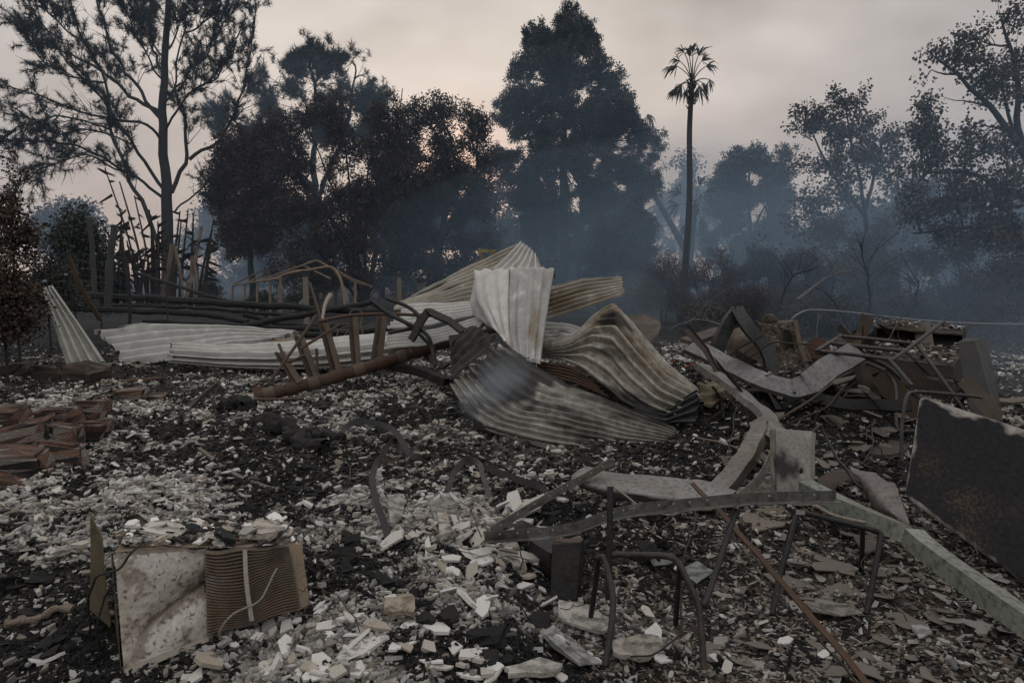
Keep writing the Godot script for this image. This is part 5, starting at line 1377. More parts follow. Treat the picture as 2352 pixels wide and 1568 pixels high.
	for w in [[[[1660, 1180, 3.85], [1690, 1240, 3.6], [1760, 1330, 3.3], [1850, 1430, 3.0], [1975, 1575, 2.65]], "thin black wire running beside the rusty flat bar"], [[[1605, 1150, 3.8], [1588, 1230, 3.5], [1570, 1300, 3.3], [1572, 1380, 3.15], [1555, 1450, 3.02], [1510, 1500, 2.95], [1440, 1512, 2.95]], "twisted black wire hanging through the front chair frame"], [[[1400, 1100, 4.2], [1440, 1145, 4.0], [1530, 1180, 3.8], [1620, 1170, 3.8], [1700, 1130, 4.2]], "pale cable sagging over the folded grey sheet"], [[[1750, 1065, 5.0], [1690, 1030, 5.4], [1600, 1005, 5.8]], "thin pale rod lying right of the big sooty sheet"], [[[1664, 1110, 4.8], [1680, 1020, 5.4], [1692, 930, 6.2], [1720, 880, 6.9]], "black wire rope rising to the bent flashing"], [[[1835, 1080, 4.6], [1845, 1030, 4.8], [1882, 975, 5.0], [1890, 990, 5.0], [1930, 1060, 4.8], [1990, 1130, 4.5]], "dark bent tube leaning behind the stained upright post"], [[[1990, 1010, 5.4], [2005, 960, 5.6], [1998, 1040, 5.2], [1940, 1100, 4.9]], "thin looped wire near the round pan"], [[[1870, 1160, 3.9], [1920, 1180, 3.8], [1990, 1200, 3.75]], "charred pipe stub under the pale gutter"]]:
		var m := MB.new()
		var pale: bool = "pale" in w[1]
		var r := 0.011 if "tube" in w[1] or "pipe" in w[1] else 0.0045 if not pale else 0.006
		m.tube(rough_path(smooth(w[0], 30), 0.02, 0.25), r, r, 6)
		for k in m.c.size(): m.c[k] = Color(0.24, 0.21, 0.17) if pale else Color(0.03, 0.028, 0.028)
		solo("cable", w[1], "cable", m, M.black_steel, "loose cables")
	# fence rail
	var fe := thing("pipe_fence", "grey pipe fence rail curving down at its left end, behind the right debris", "fence", sp(2100, 790, 14.5))
	tubes(fe, "top_rail", [[1816, 742, 14.2], [1824, 728, 14.2], [1850, 714, 14.2], [1882, 712, 14.2], [1960, 718, 14.1], [2080, 732, 14.0], [2210, 742, 13.8], [2352, 745, 13.4], [2480, 746, 13.0]], 0.022, Color(0.2, 0.2, 0.2), "steel", 50)
	for q in [[1881, 712, 14.2], [2012, 724, 14.05], [2214, 742, 13.8]]:
		var a := sp(q[0], q[1], q[2])
		var m := MB.new(); m.col = Color(0.16, 0.16, 0.16)
		m.tube(PackedVector3Array([a, Vector3(a.x - 0.06, height(a.x, a.z) - 0.05, a.z)]), 0.014, 0.014, 7)
		part(fe, "post", m, M.steel)

func make_round_panel() -> void:
	var t := thing("round_cornered_panel", "large sooty black appliance panel with rounded corners and pale rim at the right edge", "metal panel", ground(2230, 1230))
	var a := sp(2112, 905, 4.55); var b := sp(2560, 1050, 3.75); var c := sp(2470, 1420, 3.35); var d := sp(2076, 1135, 4.3)
	var ctr := (a + b + c + d) * 0.25
	var nrm := (b - a).cross(d - a).normalized()
	if nrm.z < 0: nrm = -nrm
	var rings := 60; var sides := 240
	var mb := MB.new()
	var rad := 0.1
	for i in rings + 1:
		var r := sqrt(float(i) / rings) if i < rings - 5 else lerpf(sqrt((rings - 5.0) / rings), 1.0, (i - rings + 5) / 5.0)
		for j in sides:
			var an := TAU * j / sides
			var x := cos(an); var y := sin(an)
			var m := maxf(absf(x), absf(y))
			var q := Vector2(x, y) / m     # on the unit square
			var e := Vector2(maxf(absf(q.x) - (1 - rad), 0), maxf(absf(q.y) - (1 - rad), 0))
			if e.length() > rad: q = Vector2(signf(q.x) * (1 - rad + e.x / e.length() * rad), signf(q.y) * (1 - rad + e.y / e.length() * rad)) if e.x > 0 and e.y > 0 else q
			q *= r
			var p := a.lerp(b, (q.x + 1) / 2).lerp(d.lerp(c, (q.x + 1) / 2), (q.y + 1) / 2)
			var edge := clampf((r - 0.955) / 0.045, 0, 1)
			p -= nrm * edge * edge * 0.03
			p += nrm * 0.012 * nn(p.x, p.y, p.z, 0.8)
			var o := nn(p.x, p.y, p.z, 0.22) + 0.5 * nn(p.x, p.y, p.z, 0.06)
			var rim := 1.0 - maxf(absf(q.x), absf(q.y))
			var pale := clampf((0.045 - rim + o * 0.04) * 20.0, 0, 1) if q.y < 0.9 or q.x < 0.2 else clampf((0.02 - rim + o * 0.03) * 20.0, 0, 1)
			if q.y < -0.75: pale = maxf(pale, clampf((0.13 - rim + o * 0.09) * 14.0, 0, 1))
			if q.y < -0.55 and q.x < -0.75: pale = maxf(pale, clampf((o - 0.2) * 4.0, 0, 0.8))
			var brown := clampf((nn(p.x + 3, p.y, p.z, 0.35) + 0.9 * nn(p.x, p.y + 3, p.z, 0.02) - 0.35) * 2.0, 0, 1) * clampf(0.7 - q.x, 0, 1)
			var col := Color(0.024, 0.024, 0.029).lerp(Color(0.1, 0.072, 0.045), brown * 0.75 * clampf(q.y * 1.5 + 0.4, 0, 1)).lerp(Color(0.4, 0.38, 0.35), pale)
			mb.v.append(p); mb.n.append(nrm); mb.c.append(col)
	for i in rings:
		for j in sides:
			var k := i * sides + j; var k2 := i * sides + (j + 1) % sides
			mb.ix.append_array(PackedInt32Array([k, k + sides, k2, k2, k + sides, k2 + sides]))
	# rolled edge to the back
	var last := rings * sides
	var nb := mb.v.size()
	for j in sides:
		mb.v.append(mb.v[last + j] - nrm * 0.03); mb.n.append(((mb.v[last + j] - ctr) - nrm * nrm.dot(mb.v[last + j] - ctr)).normalized()); mb.c.append(mb.c[last + j])
	for j in sides:
		var k := last + j; var k2 := last + (j + 1) % sides
		mb.ix.append_array(PackedInt32Array([k, nb + j, k2, k2, nb + j, nb + (j + 1) % sides]))
	part(t, "panel", mb, M.soot_panel)
	for h in [[2098, 1030, "round_hole"], [2155, 1050, "square_hole"]]:
		pass

func make_staircase() -> void:
	var t := thing("spiral_staircase", "collapsed spiral staircase, its brown pole lying with upright treads", "staircase", ground(700, 915))
	var pole := smooth([[585, 913, 8.50], [760, 868, 8.77], [930, 816, 9.08], [1040, 780, 9.17], [1140, 750, 9.26]], 40)
	var mb := MB.new(); mb.col = Color(0.09, 0.06, 0.05)
	mb.tube(pole, 0.075, 0.075, 14)
	for k in mb.c.size(): mb.c[k] = stain(mb.v[k], Color(0.09, 0.058, 0.047), 0.12, 0.0, -0.1)
	part(t, "pole", mb, M.rust_brown)
	for k in 11:
		var a := along(pole, 0.03 + k * 0.073); var b := along(pole, 0.03 + k * 0.073 + 0.035)
		var m := MB.new(); m.col = [Color(0.13, 0.11, 0.09), Color(0.09, 0.055, 0.045)][k % 2]
		m.tube(PackedVector3Array([a, b]), 0.088, 0.088, 14)
		part(t, "collar", m, M.rust_brown)
	for q in [[632, 809, 675, 880, 688, 877, 8.63], [677, 771, 712, 869, 728, 866, 8.72], [734, 742, 763, 852, 781, 857, 8.86], [801, 723, 811, 838, 824, 846, 8.94], [870, 725, 854, 827, 871, 838, 9.03], [935, 756, 894, 815, 948, 810, 9.08], [982, 780, 949, 796, 993, 836, 9.12]]:
		var d: float = q[6]
		var tr := Node3D.new(); tr.name = "tread"; t.add_child(tr, true)
		var wide: float = 14.0 if q[0] < 900 else 3.0
		plate(tr, "tread_plate", [[q[0], q[1], d + 0.15], [q[0] + wide, q[1] + 2, d + 0.1], [q[4] - 4, q[5], d - 0.02], [q[2], q[3], d]], Vector3(0.004, 0, -0.004), Color(0.06, 0.048, 0.045), "rust_brown", "", 0.15, 0.1, -0.1)
		var m := MB.new(); m.col = Color(0.14, 0.12, 0.1)
		m.sweep(PackedVector2Array([Vector2(-0.035, -0.005), Vector2(0.035, -0.005), Vector2(0.035, 0.005), Vector2(-0.035, 0.005)]), smooth([[q[0] + wide, q[1], d + 0.1], [q[4], q[5], d - 0.05]], 8), Vector3(0.4, 0, 1))
		for k in m.c.size(): m.c[k] = stain(m.v[k], Color(0.14, 0.12, 0.1), 0.1, 0.02, -0.05)
		part(tr, "tread_edge", m, M.rust_brown)
		var m2 := MB.new(); m2.col = Color(0.09, 0.075, 0.065)
		m2.sweep(PackedVector2Array([Vector2(-0.022, -0.005), Vector2(0.022, -0.005), Vector2(0.022, 0.005), Vector2(-0.022, 0.005)]), smooth([[q[0], q[1], d + 0.16], [q[2], q[3], d]], 8), Vector3(-0.4, 0, 1))
		part(tr, "tread_edge", m2, M.rust_brown)
	for p in [[[851, 690, 8.28], [896, 723, 8.28], [956, 752, 8.19], [982, 771, 8.10], [992, 799, 8.10], [999, 842, 8.01]], [[887, 685, 8.37], [932, 702, 8.28], [959, 723, 8.19], [956, 744, 8.19], [935, 756, 8.28], [894, 764, 8.46]], [[860, 700, 8.54], [930, 740, 8.46], [985, 790, 8.37], [1000, 830, 8.28]]]:
		tubes(t, "handrail", p, 0.024, Color(0.03, 0.03, 0.032), "black_steel", 30)
	tubes(t, "baluster_rail", [[732, 738, 8.81], [792, 726, 8.81], [873, 721, 8.72], [1007, 725, 8.54]], 0.022, Color(0.09, 0.065, 0.055), "rust_brown")
	for p in [[[615, 882, 8.28], [675, 799, 8.46], [727, 723, 8.72]], [[584, 917, 8.28], [640, 917, 8.19], [697, 915, 8.19]], [[711, 649, 9.08], [724, 690, 8.99], [738, 740, 8.90]], [[690, 800, 8.54], [740, 770, 8.72], [780, 745, 8.90]], [[727, 800, 8.63], [729, 855, 8.63]], [[640, 790, 8.63], [660, 830, 8.54], [700, 815, 8.54]]]:
		tubes(t, "baluster", p, 0.019, Color(0.1, 0.082, 0.07), "rust_brown", 8)
	plate(t, "end_foot", [[578, 890, 8.46], [594, 886, 8.50], [598, 916, 8.46], [584, 916, 8.41]], Vector3(0.01, 0, -0.03), Color(0.12, 0.07, 0.055), "rust_brown")
	channel("bent_black_channel", "black channel bent to a peak beside the staircase handrail", "metal beam", [[941, 780, 8.1], [962, 745, 8.1], [981, 713, 8.1], [990, 714, 8.1], [1028, 734, 8.0], [1066, 757, 7.9]], 0.08, 0.05, Color(0.035, 0.033, 0.033), Vector3(0, 0.6, 0.8).normalized(), "black_steel", 0.0, 16)
	var h := MB.new()
	h.tube(smooth([[1112, 742, 8.0], [1098, 760, 8.0], [1076, 795, 7.9], [1045, 825, 7.9], [1015, 846, 8.0]], 20), 0.022, 0.022, 8)
	for k in h.c.size(): h.c[k] = Color(0.04, 0.042, 0.046)
	solo("black_hose", "black curved hose hanging left of the big sooty sheet", "hose", h, M.black_steel)
	channel("charred_beam", "charred beam lying under the staircase end in the shadow", "beam", [[890, 832, 9.2], [960, 842, 8.6], [1030, 868, 8.0]], 0.12, 0.1, Color(0.018, 0.017, 0.017), Vector3.UP, "black_steel", 0.0, 8)
	plate(thing("dark_hanging_plate", "dark triangular plate hanging beside the black hose", "metal plate", ground(1045, 870)), "plate", [[1030, 770, 8.3], [1068, 765, 8.2], [1085, 830, 7.9], [1042, 870, 7.8]], Vector3(0, 0, -0.005), Color(0.018, 0.018, 0.02), "black_steel", "", 0.1)

func timber(label: String, path: Array, r: float, col := Color(0.014, 0.0135, 0.013), called := "charred_pole", cat := "charred pole", group := "charred poles", mat := "charred_wood", r1 := -1.0) -> void:
	var mb := MB.new(); mb.col = col
	mb.tube(rough_path(smooth(path, 26), r * 0.35, 0.5), r, r * 0.85 if r1 < 0 else r1, 9)
	solo(called, label, cat, mb, M[mat], group)

func make_left_middle() -> void:
	timber("long thick charred pole, topmost of those lying behind the pale sheets", [[194, 676, 16.5], [330, 684, 16.0], [467, 694, 15.5], [640, 703, 15.2], [801, 714, 14.8], [880, 713, 14.6]], 0.085)
	timber("charred pole lying second from top behind the pale sheets", [[150, 708, 15.5], [300, 713, 15.2], [467, 722, 15], [567, 738, 14.6]], 0.07)
	timber("charred pole sloping up to the right toward the staircase handrail", [[530, 758, 14.2], [640, 733, 14.4], [730, 717, 14.6], [860, 694, 15]], 0.065)
	timber("charred pole lying low just behind the wide pale sheet", [[330, 738, 14.8], [520, 748, 14.5], [760, 757, 14]], 0.06)
	timber("thin charred pole slanting down from the cane stalks", [[310, 626, 19], [400, 655, 18], [480, 680, 17], [560, 700, 16.5]], 0.05)
	timber("thin charred pole lying between the two long charred poles", [[250, 700, 17], [420, 705, 16.5], [640, 722, 16], [700, 728, 15.8]], 0.05)
	timber("short charred pole crossing under the sloping charred pole", [[560, 722, 15.5], [660, 745, 15], [800, 750, 14.5]], 0.055)
	timber("charred pole lying lowest of all behind the long rippled sheet", [[420, 760, 13.9], [600, 768, 13.6], [780, 765, 13.4], [900, 752, 13.2]], 0.06)
	timber("grey burnt post with pale flank standing left of the cane stalks", [[246, 720, 16], [252, 620, 16.1], [262, 516, 16.2]], 0.09, Color(0.05, 0.05, 0.052), "burnt_post", "post", "burnt posts")
	timber("thin grey burnt post standing before the dark green hedge shrub", [[222, 720, 17], [212, 600, 17.1], [204, 500, 17.2]], 0.07, Color(0.045, 0.04, 0.037), "burnt_post", "post", "burnt posts")
	timber("slim dark steel fence post rising above the wide pale sheet", [[297, 748, 14.5], [296, 660, 14.5], [290, 590, 14.5]], 0.035, Color(0.03, 0.022, 0.02), "burnt_post", "post", "burnt posts")
	timber("thin rusty stake standing right of the slim steel fence post", [[384, 742, 14.6], [383, 690, 14.6], [380, 600, 14.6]], 0.014, Color(0.05, 0.035, 0.025), "burnt_post", "post", "burnt posts")
	var pl := MB.new(); pl.col = Color(0.17, 0.11, 0.06)
	pl.sweep(PackedVector2Array([Vector2(-0.045, -0.012), Vector2(0.045, -0.012), Vector2(0.045, 0.012), Vector2(-0.045, 0.012)]), smooth([[155, 586, 12.8], [185, 660, 13], [230, 735, 13.4]], 8), Vector3(0, 0, 1))
	for k in pl.c.size(): pl.c[k] = stain(pl.v[k], Color(0.1, 0.072, 0.045), 0.2, 0.1, -0.3)
	solo("leaning_plank", "brown plank leaning above the upright corrugated sheet", "plank", pl, M.pale_wood)
	# cane clump
	var t := thing("cane_clump", "tall clump of charred cane stalks with torn leaves before the big pine", "cane clump", ground(365, 715))
	for k in 34:
		var u := f(265, 470); var lean := (u - 370) * f(0.0, 0.35) + f(-18, 18)
		var top := f(470, 600)
		if k < 4: u = 330 + k * 12; lean = -90 + k * 22; top = 385 + k * 32
		var d := f(19, 22)
		var m := MB.new(); m.col = [Color(0.02, 0.019, 0.019), Color(0.035, 0.03, 0.027), Color(0.05, 0.035, 0.026)][k % 3]
		m.tube(smooth([[u, 705, d], [u + lean * 0.4, (705 + top) / 2, d], [u + lean, top, d]], 10), f(0.035, 0.075), 0.018, 6)
		for j in 7:      # torn leaf stubs
			var y := lerpf(0.35, 1.0, f())
			var a := sp(u + lean * y, lerpf(705, top, y), d)
			var e := a + Vector3(f(-0.5, 0.5), f(-0.3, 0.3), f(-0.2, 0.2))
			var w := Vector3(0, f(0.03, 0.07), 0.02)
			m.tri(a - w, a + w, e); m.tri(a + w, a - w, e + Vector3(0, -0.05, 0.02))
		part(t, "stalk", m, M.charred_wood)
	for q in [[[395, 560], [385, 620], [368, 690], 0.06], [[400, 565], [412, 620], [420, 690], 0.05], [[443, 590], [438, 640], [425, 690], 0.06], [[440, 590], [450, 640], [447, 690], 0.06], [[462, 520], [455, 560], [448, 600], 0.045]]:
		var m := MB.new(); m.col = Color(0.2, 0.15, 0.1)
		m.sweep(PackedVector2Array([Vector2(-q[3], -0.01), Vector2(0, 0.025), Vector2(q[3], -0.01), Vector2(0, -0.002)]), smooth([[q[0][0], q[0][1], 18.8], [q[1][0], q[1][1], 18.7], [q[2][0], q[2][1], 18.6]], 8), Vector3(0.3, 0, 1), 0.6)
		for k in m.c.size(): m.c[k] = stain(m.v[k], Color(0.17, 0.13, 0.095), 0.25, -0.1, 0.1)
		part(t, "peeled_sheath", m, M.pale_wood, "pale peeled sheath")
	# canopy frame
	var cf := thing("canopy_frame", "rusty bare canopy frame of thin pipes standing in the background", "canopy frame", ground(600, 715))
	var cc := Color(0.25, 0.205, 0.155)
	var z := func(x, y, d): return [467.4 + x / 4.194, 560.9 + y / 4.194, d * 0.74 if d > 30.4 else d]
	for q in [[740, 330, 690, 31.0], [640, 345, 670, 33.0], [515, 360, 650, 35.5], [395, 380, 635, 38.0], [278, 398, 620, 40.5], [1460, 360, 640, 33.0]]:
		tubes(cf, "post", [z.call(q[0], q[1], q[3]), z.call(q[0], q[2] + 150, q[3])], 0.045, cc, "rust_brown", 3)
	tubes(cf, "eave_rail", [z.call(278, 398, 40.5), z.call(395, 380, 38.0), z.call(515, 358, 35.5), z.call(640, 342, 33.0), z.call(740, 326, 31.0)], 0.04, cc, "rust_brown", 12)
	tubes(cf, "front_arch", [z.call(740, 340, 31), z.call(752, 305, 31), z.call(850, 272, 31), z.call(1000, 250, 31.3), z.call(1220, 220, 31.6), z.call(1300, 300, 31.5), z.call(1335, 400, 31.4), z.call(1360, 590, 31.2)], 0.048, cc, "rust_brown", 40)
	tubes(cf, "rear_arch", [z.call(940, 208, 38), z.call(1080, 156, 38), z.call(1240, 240, 36), z.call(1440, 350, 33.5), z.call(1620, 412, 33)], 0.04, cc, "rust_brown", 24)
	for q in [[[280, 390, 40.5], [620, 228, 41], [850, 196, 41]], [[395, 376, 38], [740, 228, 39], [940, 206, 38]], [[515, 356, 35.5], [830, 245, 37], [1080, 160, 38]], [[640, 340, 33], [860, 262, 33], [1000, 250, 32]], [[960, 205, 38], [1220, 330, 34]], [[1230, 222, 31.6], [1400, 320, 32], [1600, 400, 33]]]:
		var l := []
		for a in q: l.append(z.call(a[0], a[1], a[2]))
		tubes(cf, "rafter", l, 0.033, Color(0.22, 0.18, 0.135), "rust_brown", 10)
	for q in [[980, 300, 610, 30.5, 0.075, "pale burnt gate post with dark cap standing at the canopy frame", Color(0.3, 0.26, 0.21)], [1884, 310, 500, 26.0, 0.075, "pale burnt post standing left of the tall tan sheet", Color(0.26, 0.2, 0.13)], [1155, 370, 600, 29.0, 0.05, "brown upright strut beneath the charred lintel", Color(0.2, 0.13, 0.07)], [1268, 380, 600, 29.0, 0.05, "brown upright strut right of its twin beneath the charred lintel", Color(0.2, 0.13, 0.07)], [2090, 365, 470, 24.0, 0.08, "short grey stub post behind the tall tan sheet", Color(0.14, 0.14, 0.14)]]:
		var a := pt(z.call(q[0], q[1], q[3]))
		var m := MB.new(); m.col = q[6]
		m.box(Vector3(a.x, (a.y + height(a.x, a.z)) / 2, a.z), Vector3(q[4], 0, 0), Vector3(0, (a.y - height(a.x, a.z)) / 2, 0), Vector3(0, 0, q[4]))
		m.col = Color(0.03, 0.028, 0.026)
		m.box(a + Vector3(0, q[4], 0), Vector3(q[4] * 1.5, 0, 0), Vector3(0, q[4] * 1.1, 0), Vector3(0, 0, q[4] * 1.5))
		solo("burnt_post", q[5], "post", m, M.pale_wood, "burnt posts")
	timber("charred lintel lying across the brown struts", [z.call(1030, 350, 29), z.call(1200, 358, 29), z.call(1400, 345, 29)], 0.11)
	timber("pale split wood strip standing before the staircase", [z.call(1222, 480, 10.3), z.call(1180, 560, 10.2), z.call(1140, 735, 10.0)], 0.035, Color(0.42, 0.38, 0.31), "split_wood_strip", "wood strip", "", "pale_wood", 0.02)
	timber("bluish peeled strip leaning under the canopy's front corner", [z.call(1340, 400, 27), z.call(1365, 500, 27), z.call(1390, 620, 27)], 0.1, Color(0.22, 0.25, 0.25), "peeled_strip", "wood strip", "", "pale_wood")
	timber("grey splintered board leaning beneath the pale gate post", [z.call(1010, 490, 24), z.call(950, 560, 24), z.call(860, 650, 24)], 0.09, Color(0.25, 0.25, 0.24), "splintered_board", "board", "", "pale_wood")
	# pale bench slab behind the poles
	var ch := MB.new(); ch.col = Color(0.3, 0.3, 0.29)
	var cp := ground(455, 712)
	ch.box(cp + Vector3(0, 0.25, 0), Vector3(0.45, 0, 0), Vector3(0, 0.25, 0), Vector3(0, 0, 0.3))
	ch.col = Color(0.38, 0.37, 0.35)
	ch.box(cp + Vector3(0, 0.54, 0), Vector3(0.55, 0, 0), Vector3(0, 0.05, 0), Vector3(0, 0, 0.38))
	solo("concrete_block", "pale concrete block with slab top behind the charred poles", "concrete block", ch, M.stone)
	# yellow sign board behind the peak
	var sg := thing("pale_trestle", "pale timber trestle top showing just behind the tall tan sheet", "trestle", ground(1110, 700))
	plate(sg, "cross_board", [[1098, 571, 16], [1140, 573, 16], [1138, 581, 16], [1098, 580, 16]], Vector3(0, 0, -0.05), Color(0.3, 0.25, 0.14), "pale_wood")
	for u in [1106, 1128]:
		var m := MB.new(); m.col = Color(0.22, 0.2, 0.16)
		var a := sp(u, 580, 16.03)
		m.box(Vector3(a.x, a.y / 2, a.z), Vector3(0.04, 0, 0), Vector3(0, a.y / 2, 0), Vector3(0, 0, 0.03))
		part(sg, "leg", m, M.pale_wood)
	# wire fence
	var wf := MB.new()
	for k in 26:
		var u := 120 + k * 14.0
		wf.tube(PackedVector3Array([sp(u, 575 + k * 1.5, 14.3), sp(u, 735, 14.3)]), 0.003, 0.003, 3, false)
	for k in 10:
		wf.tube(smooth([[115, 580 + k * 16, 14.3], [300, 592 + k * 15.5 + f(-3, 3), 14.3], [480, 612 + k * 13.5, 14.3]], 12), 0.003, 0.003, 3, false)
	for k in wf.c.size(): wf.c[k] = Color(1, 1, 1)
	solo("wire_fence", "sagging square wire mesh fence in front of the cane stalks", "fence", wf, M.wire)
	# glass floats
	for b in [[151, 632, 13.0, 0.035, "silver glass ball hanging on a wire before the hedge, highest right"], [103, 648, 12.6, 0.045, "silver glass ball on top of the upright corrugated sheet"], [107, 690, 12.6, 0.04, "silver glass ball hanging against the upright corrugated sheet"], [62, 603, 11.5, 0.04, "silver glass ball hanging in the brown hedge, highest left"], [78, 618, 11.5, 0.035, "silver glass ball hanging in the brown hedge, just below another"]]:
		var c := sp(b[0], b[1], b[2])
		var bt := thing("glass_ball", b[4], "glass ball", c - Vector3(0, b[3], 0), "hanging glass balls")
		var m := MB.new()
		m.blob(c, Vector3(b[3], 0, 0), Vector3(0, b[3], 0), Vector3(0, 0, b[3]), nz, 0.0, 1.0, 10, 14)
		part(bt, "ball", m, M.ball)
		var w := MB.new()
		w.tube(PackedVector3Array([c + Vector3(0, b[3], 0), c + Vector3(0.02, 0.5, -0.02)]), 0.003, 0.003, 4)
		part(bt, "wire", w, M.wire)

func make_stones() -> void:
	# low ruined wall of reddish blocks
	var k := 0
	for q in [[35, 1078, 0.28, 0.1, 0.14, 0.2, "long red block at the left edge, lowest course of the ruined wall", 0.0], [150, 1058, 0.16, 0.09, 0.12, 0.35, "red block at the front foot of the ruined wall", 0.0], [62, 1052, 0.2, 0.085, 0.13, 0.2, "large red block in the second course of the ruined wall", 0.17], [158, 1042, 0.11, 0.08, 0.11, 0.3, "small red block wedged in the second course", 0.13], [208, 1012, 0.16, 0.09, 0.12, 0.4, "tapering red block at the wall's right end, second course", 0.04], [140, 1032, 0.15, 0.07, 0.12, 0.1, "brown red block in the top course of the ruined wall", 0.27], [205, 985, 0.14, 0.09, 0.12, 0.3, "square red block at the wall's top right corner", 0.12], [20, 1040, 0.16, 0.06, 0.12, 0.1, "thin brown block at the left edge, top course of the wall", 0.3], [228, 950, 0.1, 0.08, 0.1, 0.2, "small rough red block ending the wall at right", 0.0], [30, 1105, 0.2, 0.06, 0.12, 0.1, "half buried pinkish block below the wall at the left edge", -0.05],
			[300, 912, 0.22, 0.07, 0.1, 0.1, "orange brown stone lying alone right of the ruined wall"], [360, 920, 0.12, 0.05, 0.08, 0.1, "small reddish stone beside the orange brown stone"], [200, 870, 0.3, 0.12, 0.2, -0.35, "smooth dark brown stone slab tilted before the trim beam"], [20, 862, 0.35, 0.1, 0.2, 0.0, "broad flat dark stone at the left edge behind the wall"], [68, 868, 0.18, 0.09, 0.14, 0.0, "squat dark stone right of the broad flat one"], [120, 868, 0.26, 0.1, 0.16, 0.0, "long dark brown stone left of the tilted slab"]]:
		var mb := MB.new()
		mb.col = Color(0.135, 0.08, 0.058) if k < 12 else Color(0.075, 0.056, 0.045)
		var p := ground(q[0], q[1])
		if q.size() > 7: p.y += q[7]
		var a: float = q[5]
		mb.blob(p + Vector3(0, q[3] * 0.7, 0), Vector3(cos(a), f(-0.25, 0.25), -sin(a)) * q[2], Vector3(f(-0.25, 0.25), 1, f(-0.2, 0.2)) * q[3], Vector3(sin(a), f(-0.2, 0.2), cos(a)) * q[4], nz, 0.22, 0.24, 12, 18, k * 13.3)
		for j in mb.c.size():
			var v := mb.v[j]
			var e := nn(v.x, v.y, v.z, 0.12) + 0.6 * nn(v.x, v.y, v.z, 0.03)
			mb.v[j] += mb.n[j] * 0.022 * fr(v.x, v.y, v.z, 0.15)
			mb.c[j] = mb.col * (1.0 + 0.8 * e)
			if fr(v.x + 4, v.y, v.z, 0.22) > 0.1 and k < 12: mb.c[j] = mb.c[j].lerp(Color(0.3, 0.28, 0.255), 0.7)
			if fr(v.x + 9, v.y, v.z, 0.15) > 0.22: mb.c[j] = Color(0.03, 0.026, 0.024)
		var cut := MB.new()          # crisp broken faces
		for j in range(0, mb.ix.size(), 3):
			cut.col = mb.c[mb.ix[j]]
			cut.tri(mb.v[mb.ix[j]], mb.v[mb.ix[j + 2]], mb.v[mb.ix[j + 1]])
		mb = cut
		solo("wall_block" if k < 10 else "stone", q[6], "stone", mb, M.stone, "blocks of the ruined wall" if k < 10 else "loose stones")
		k += 1

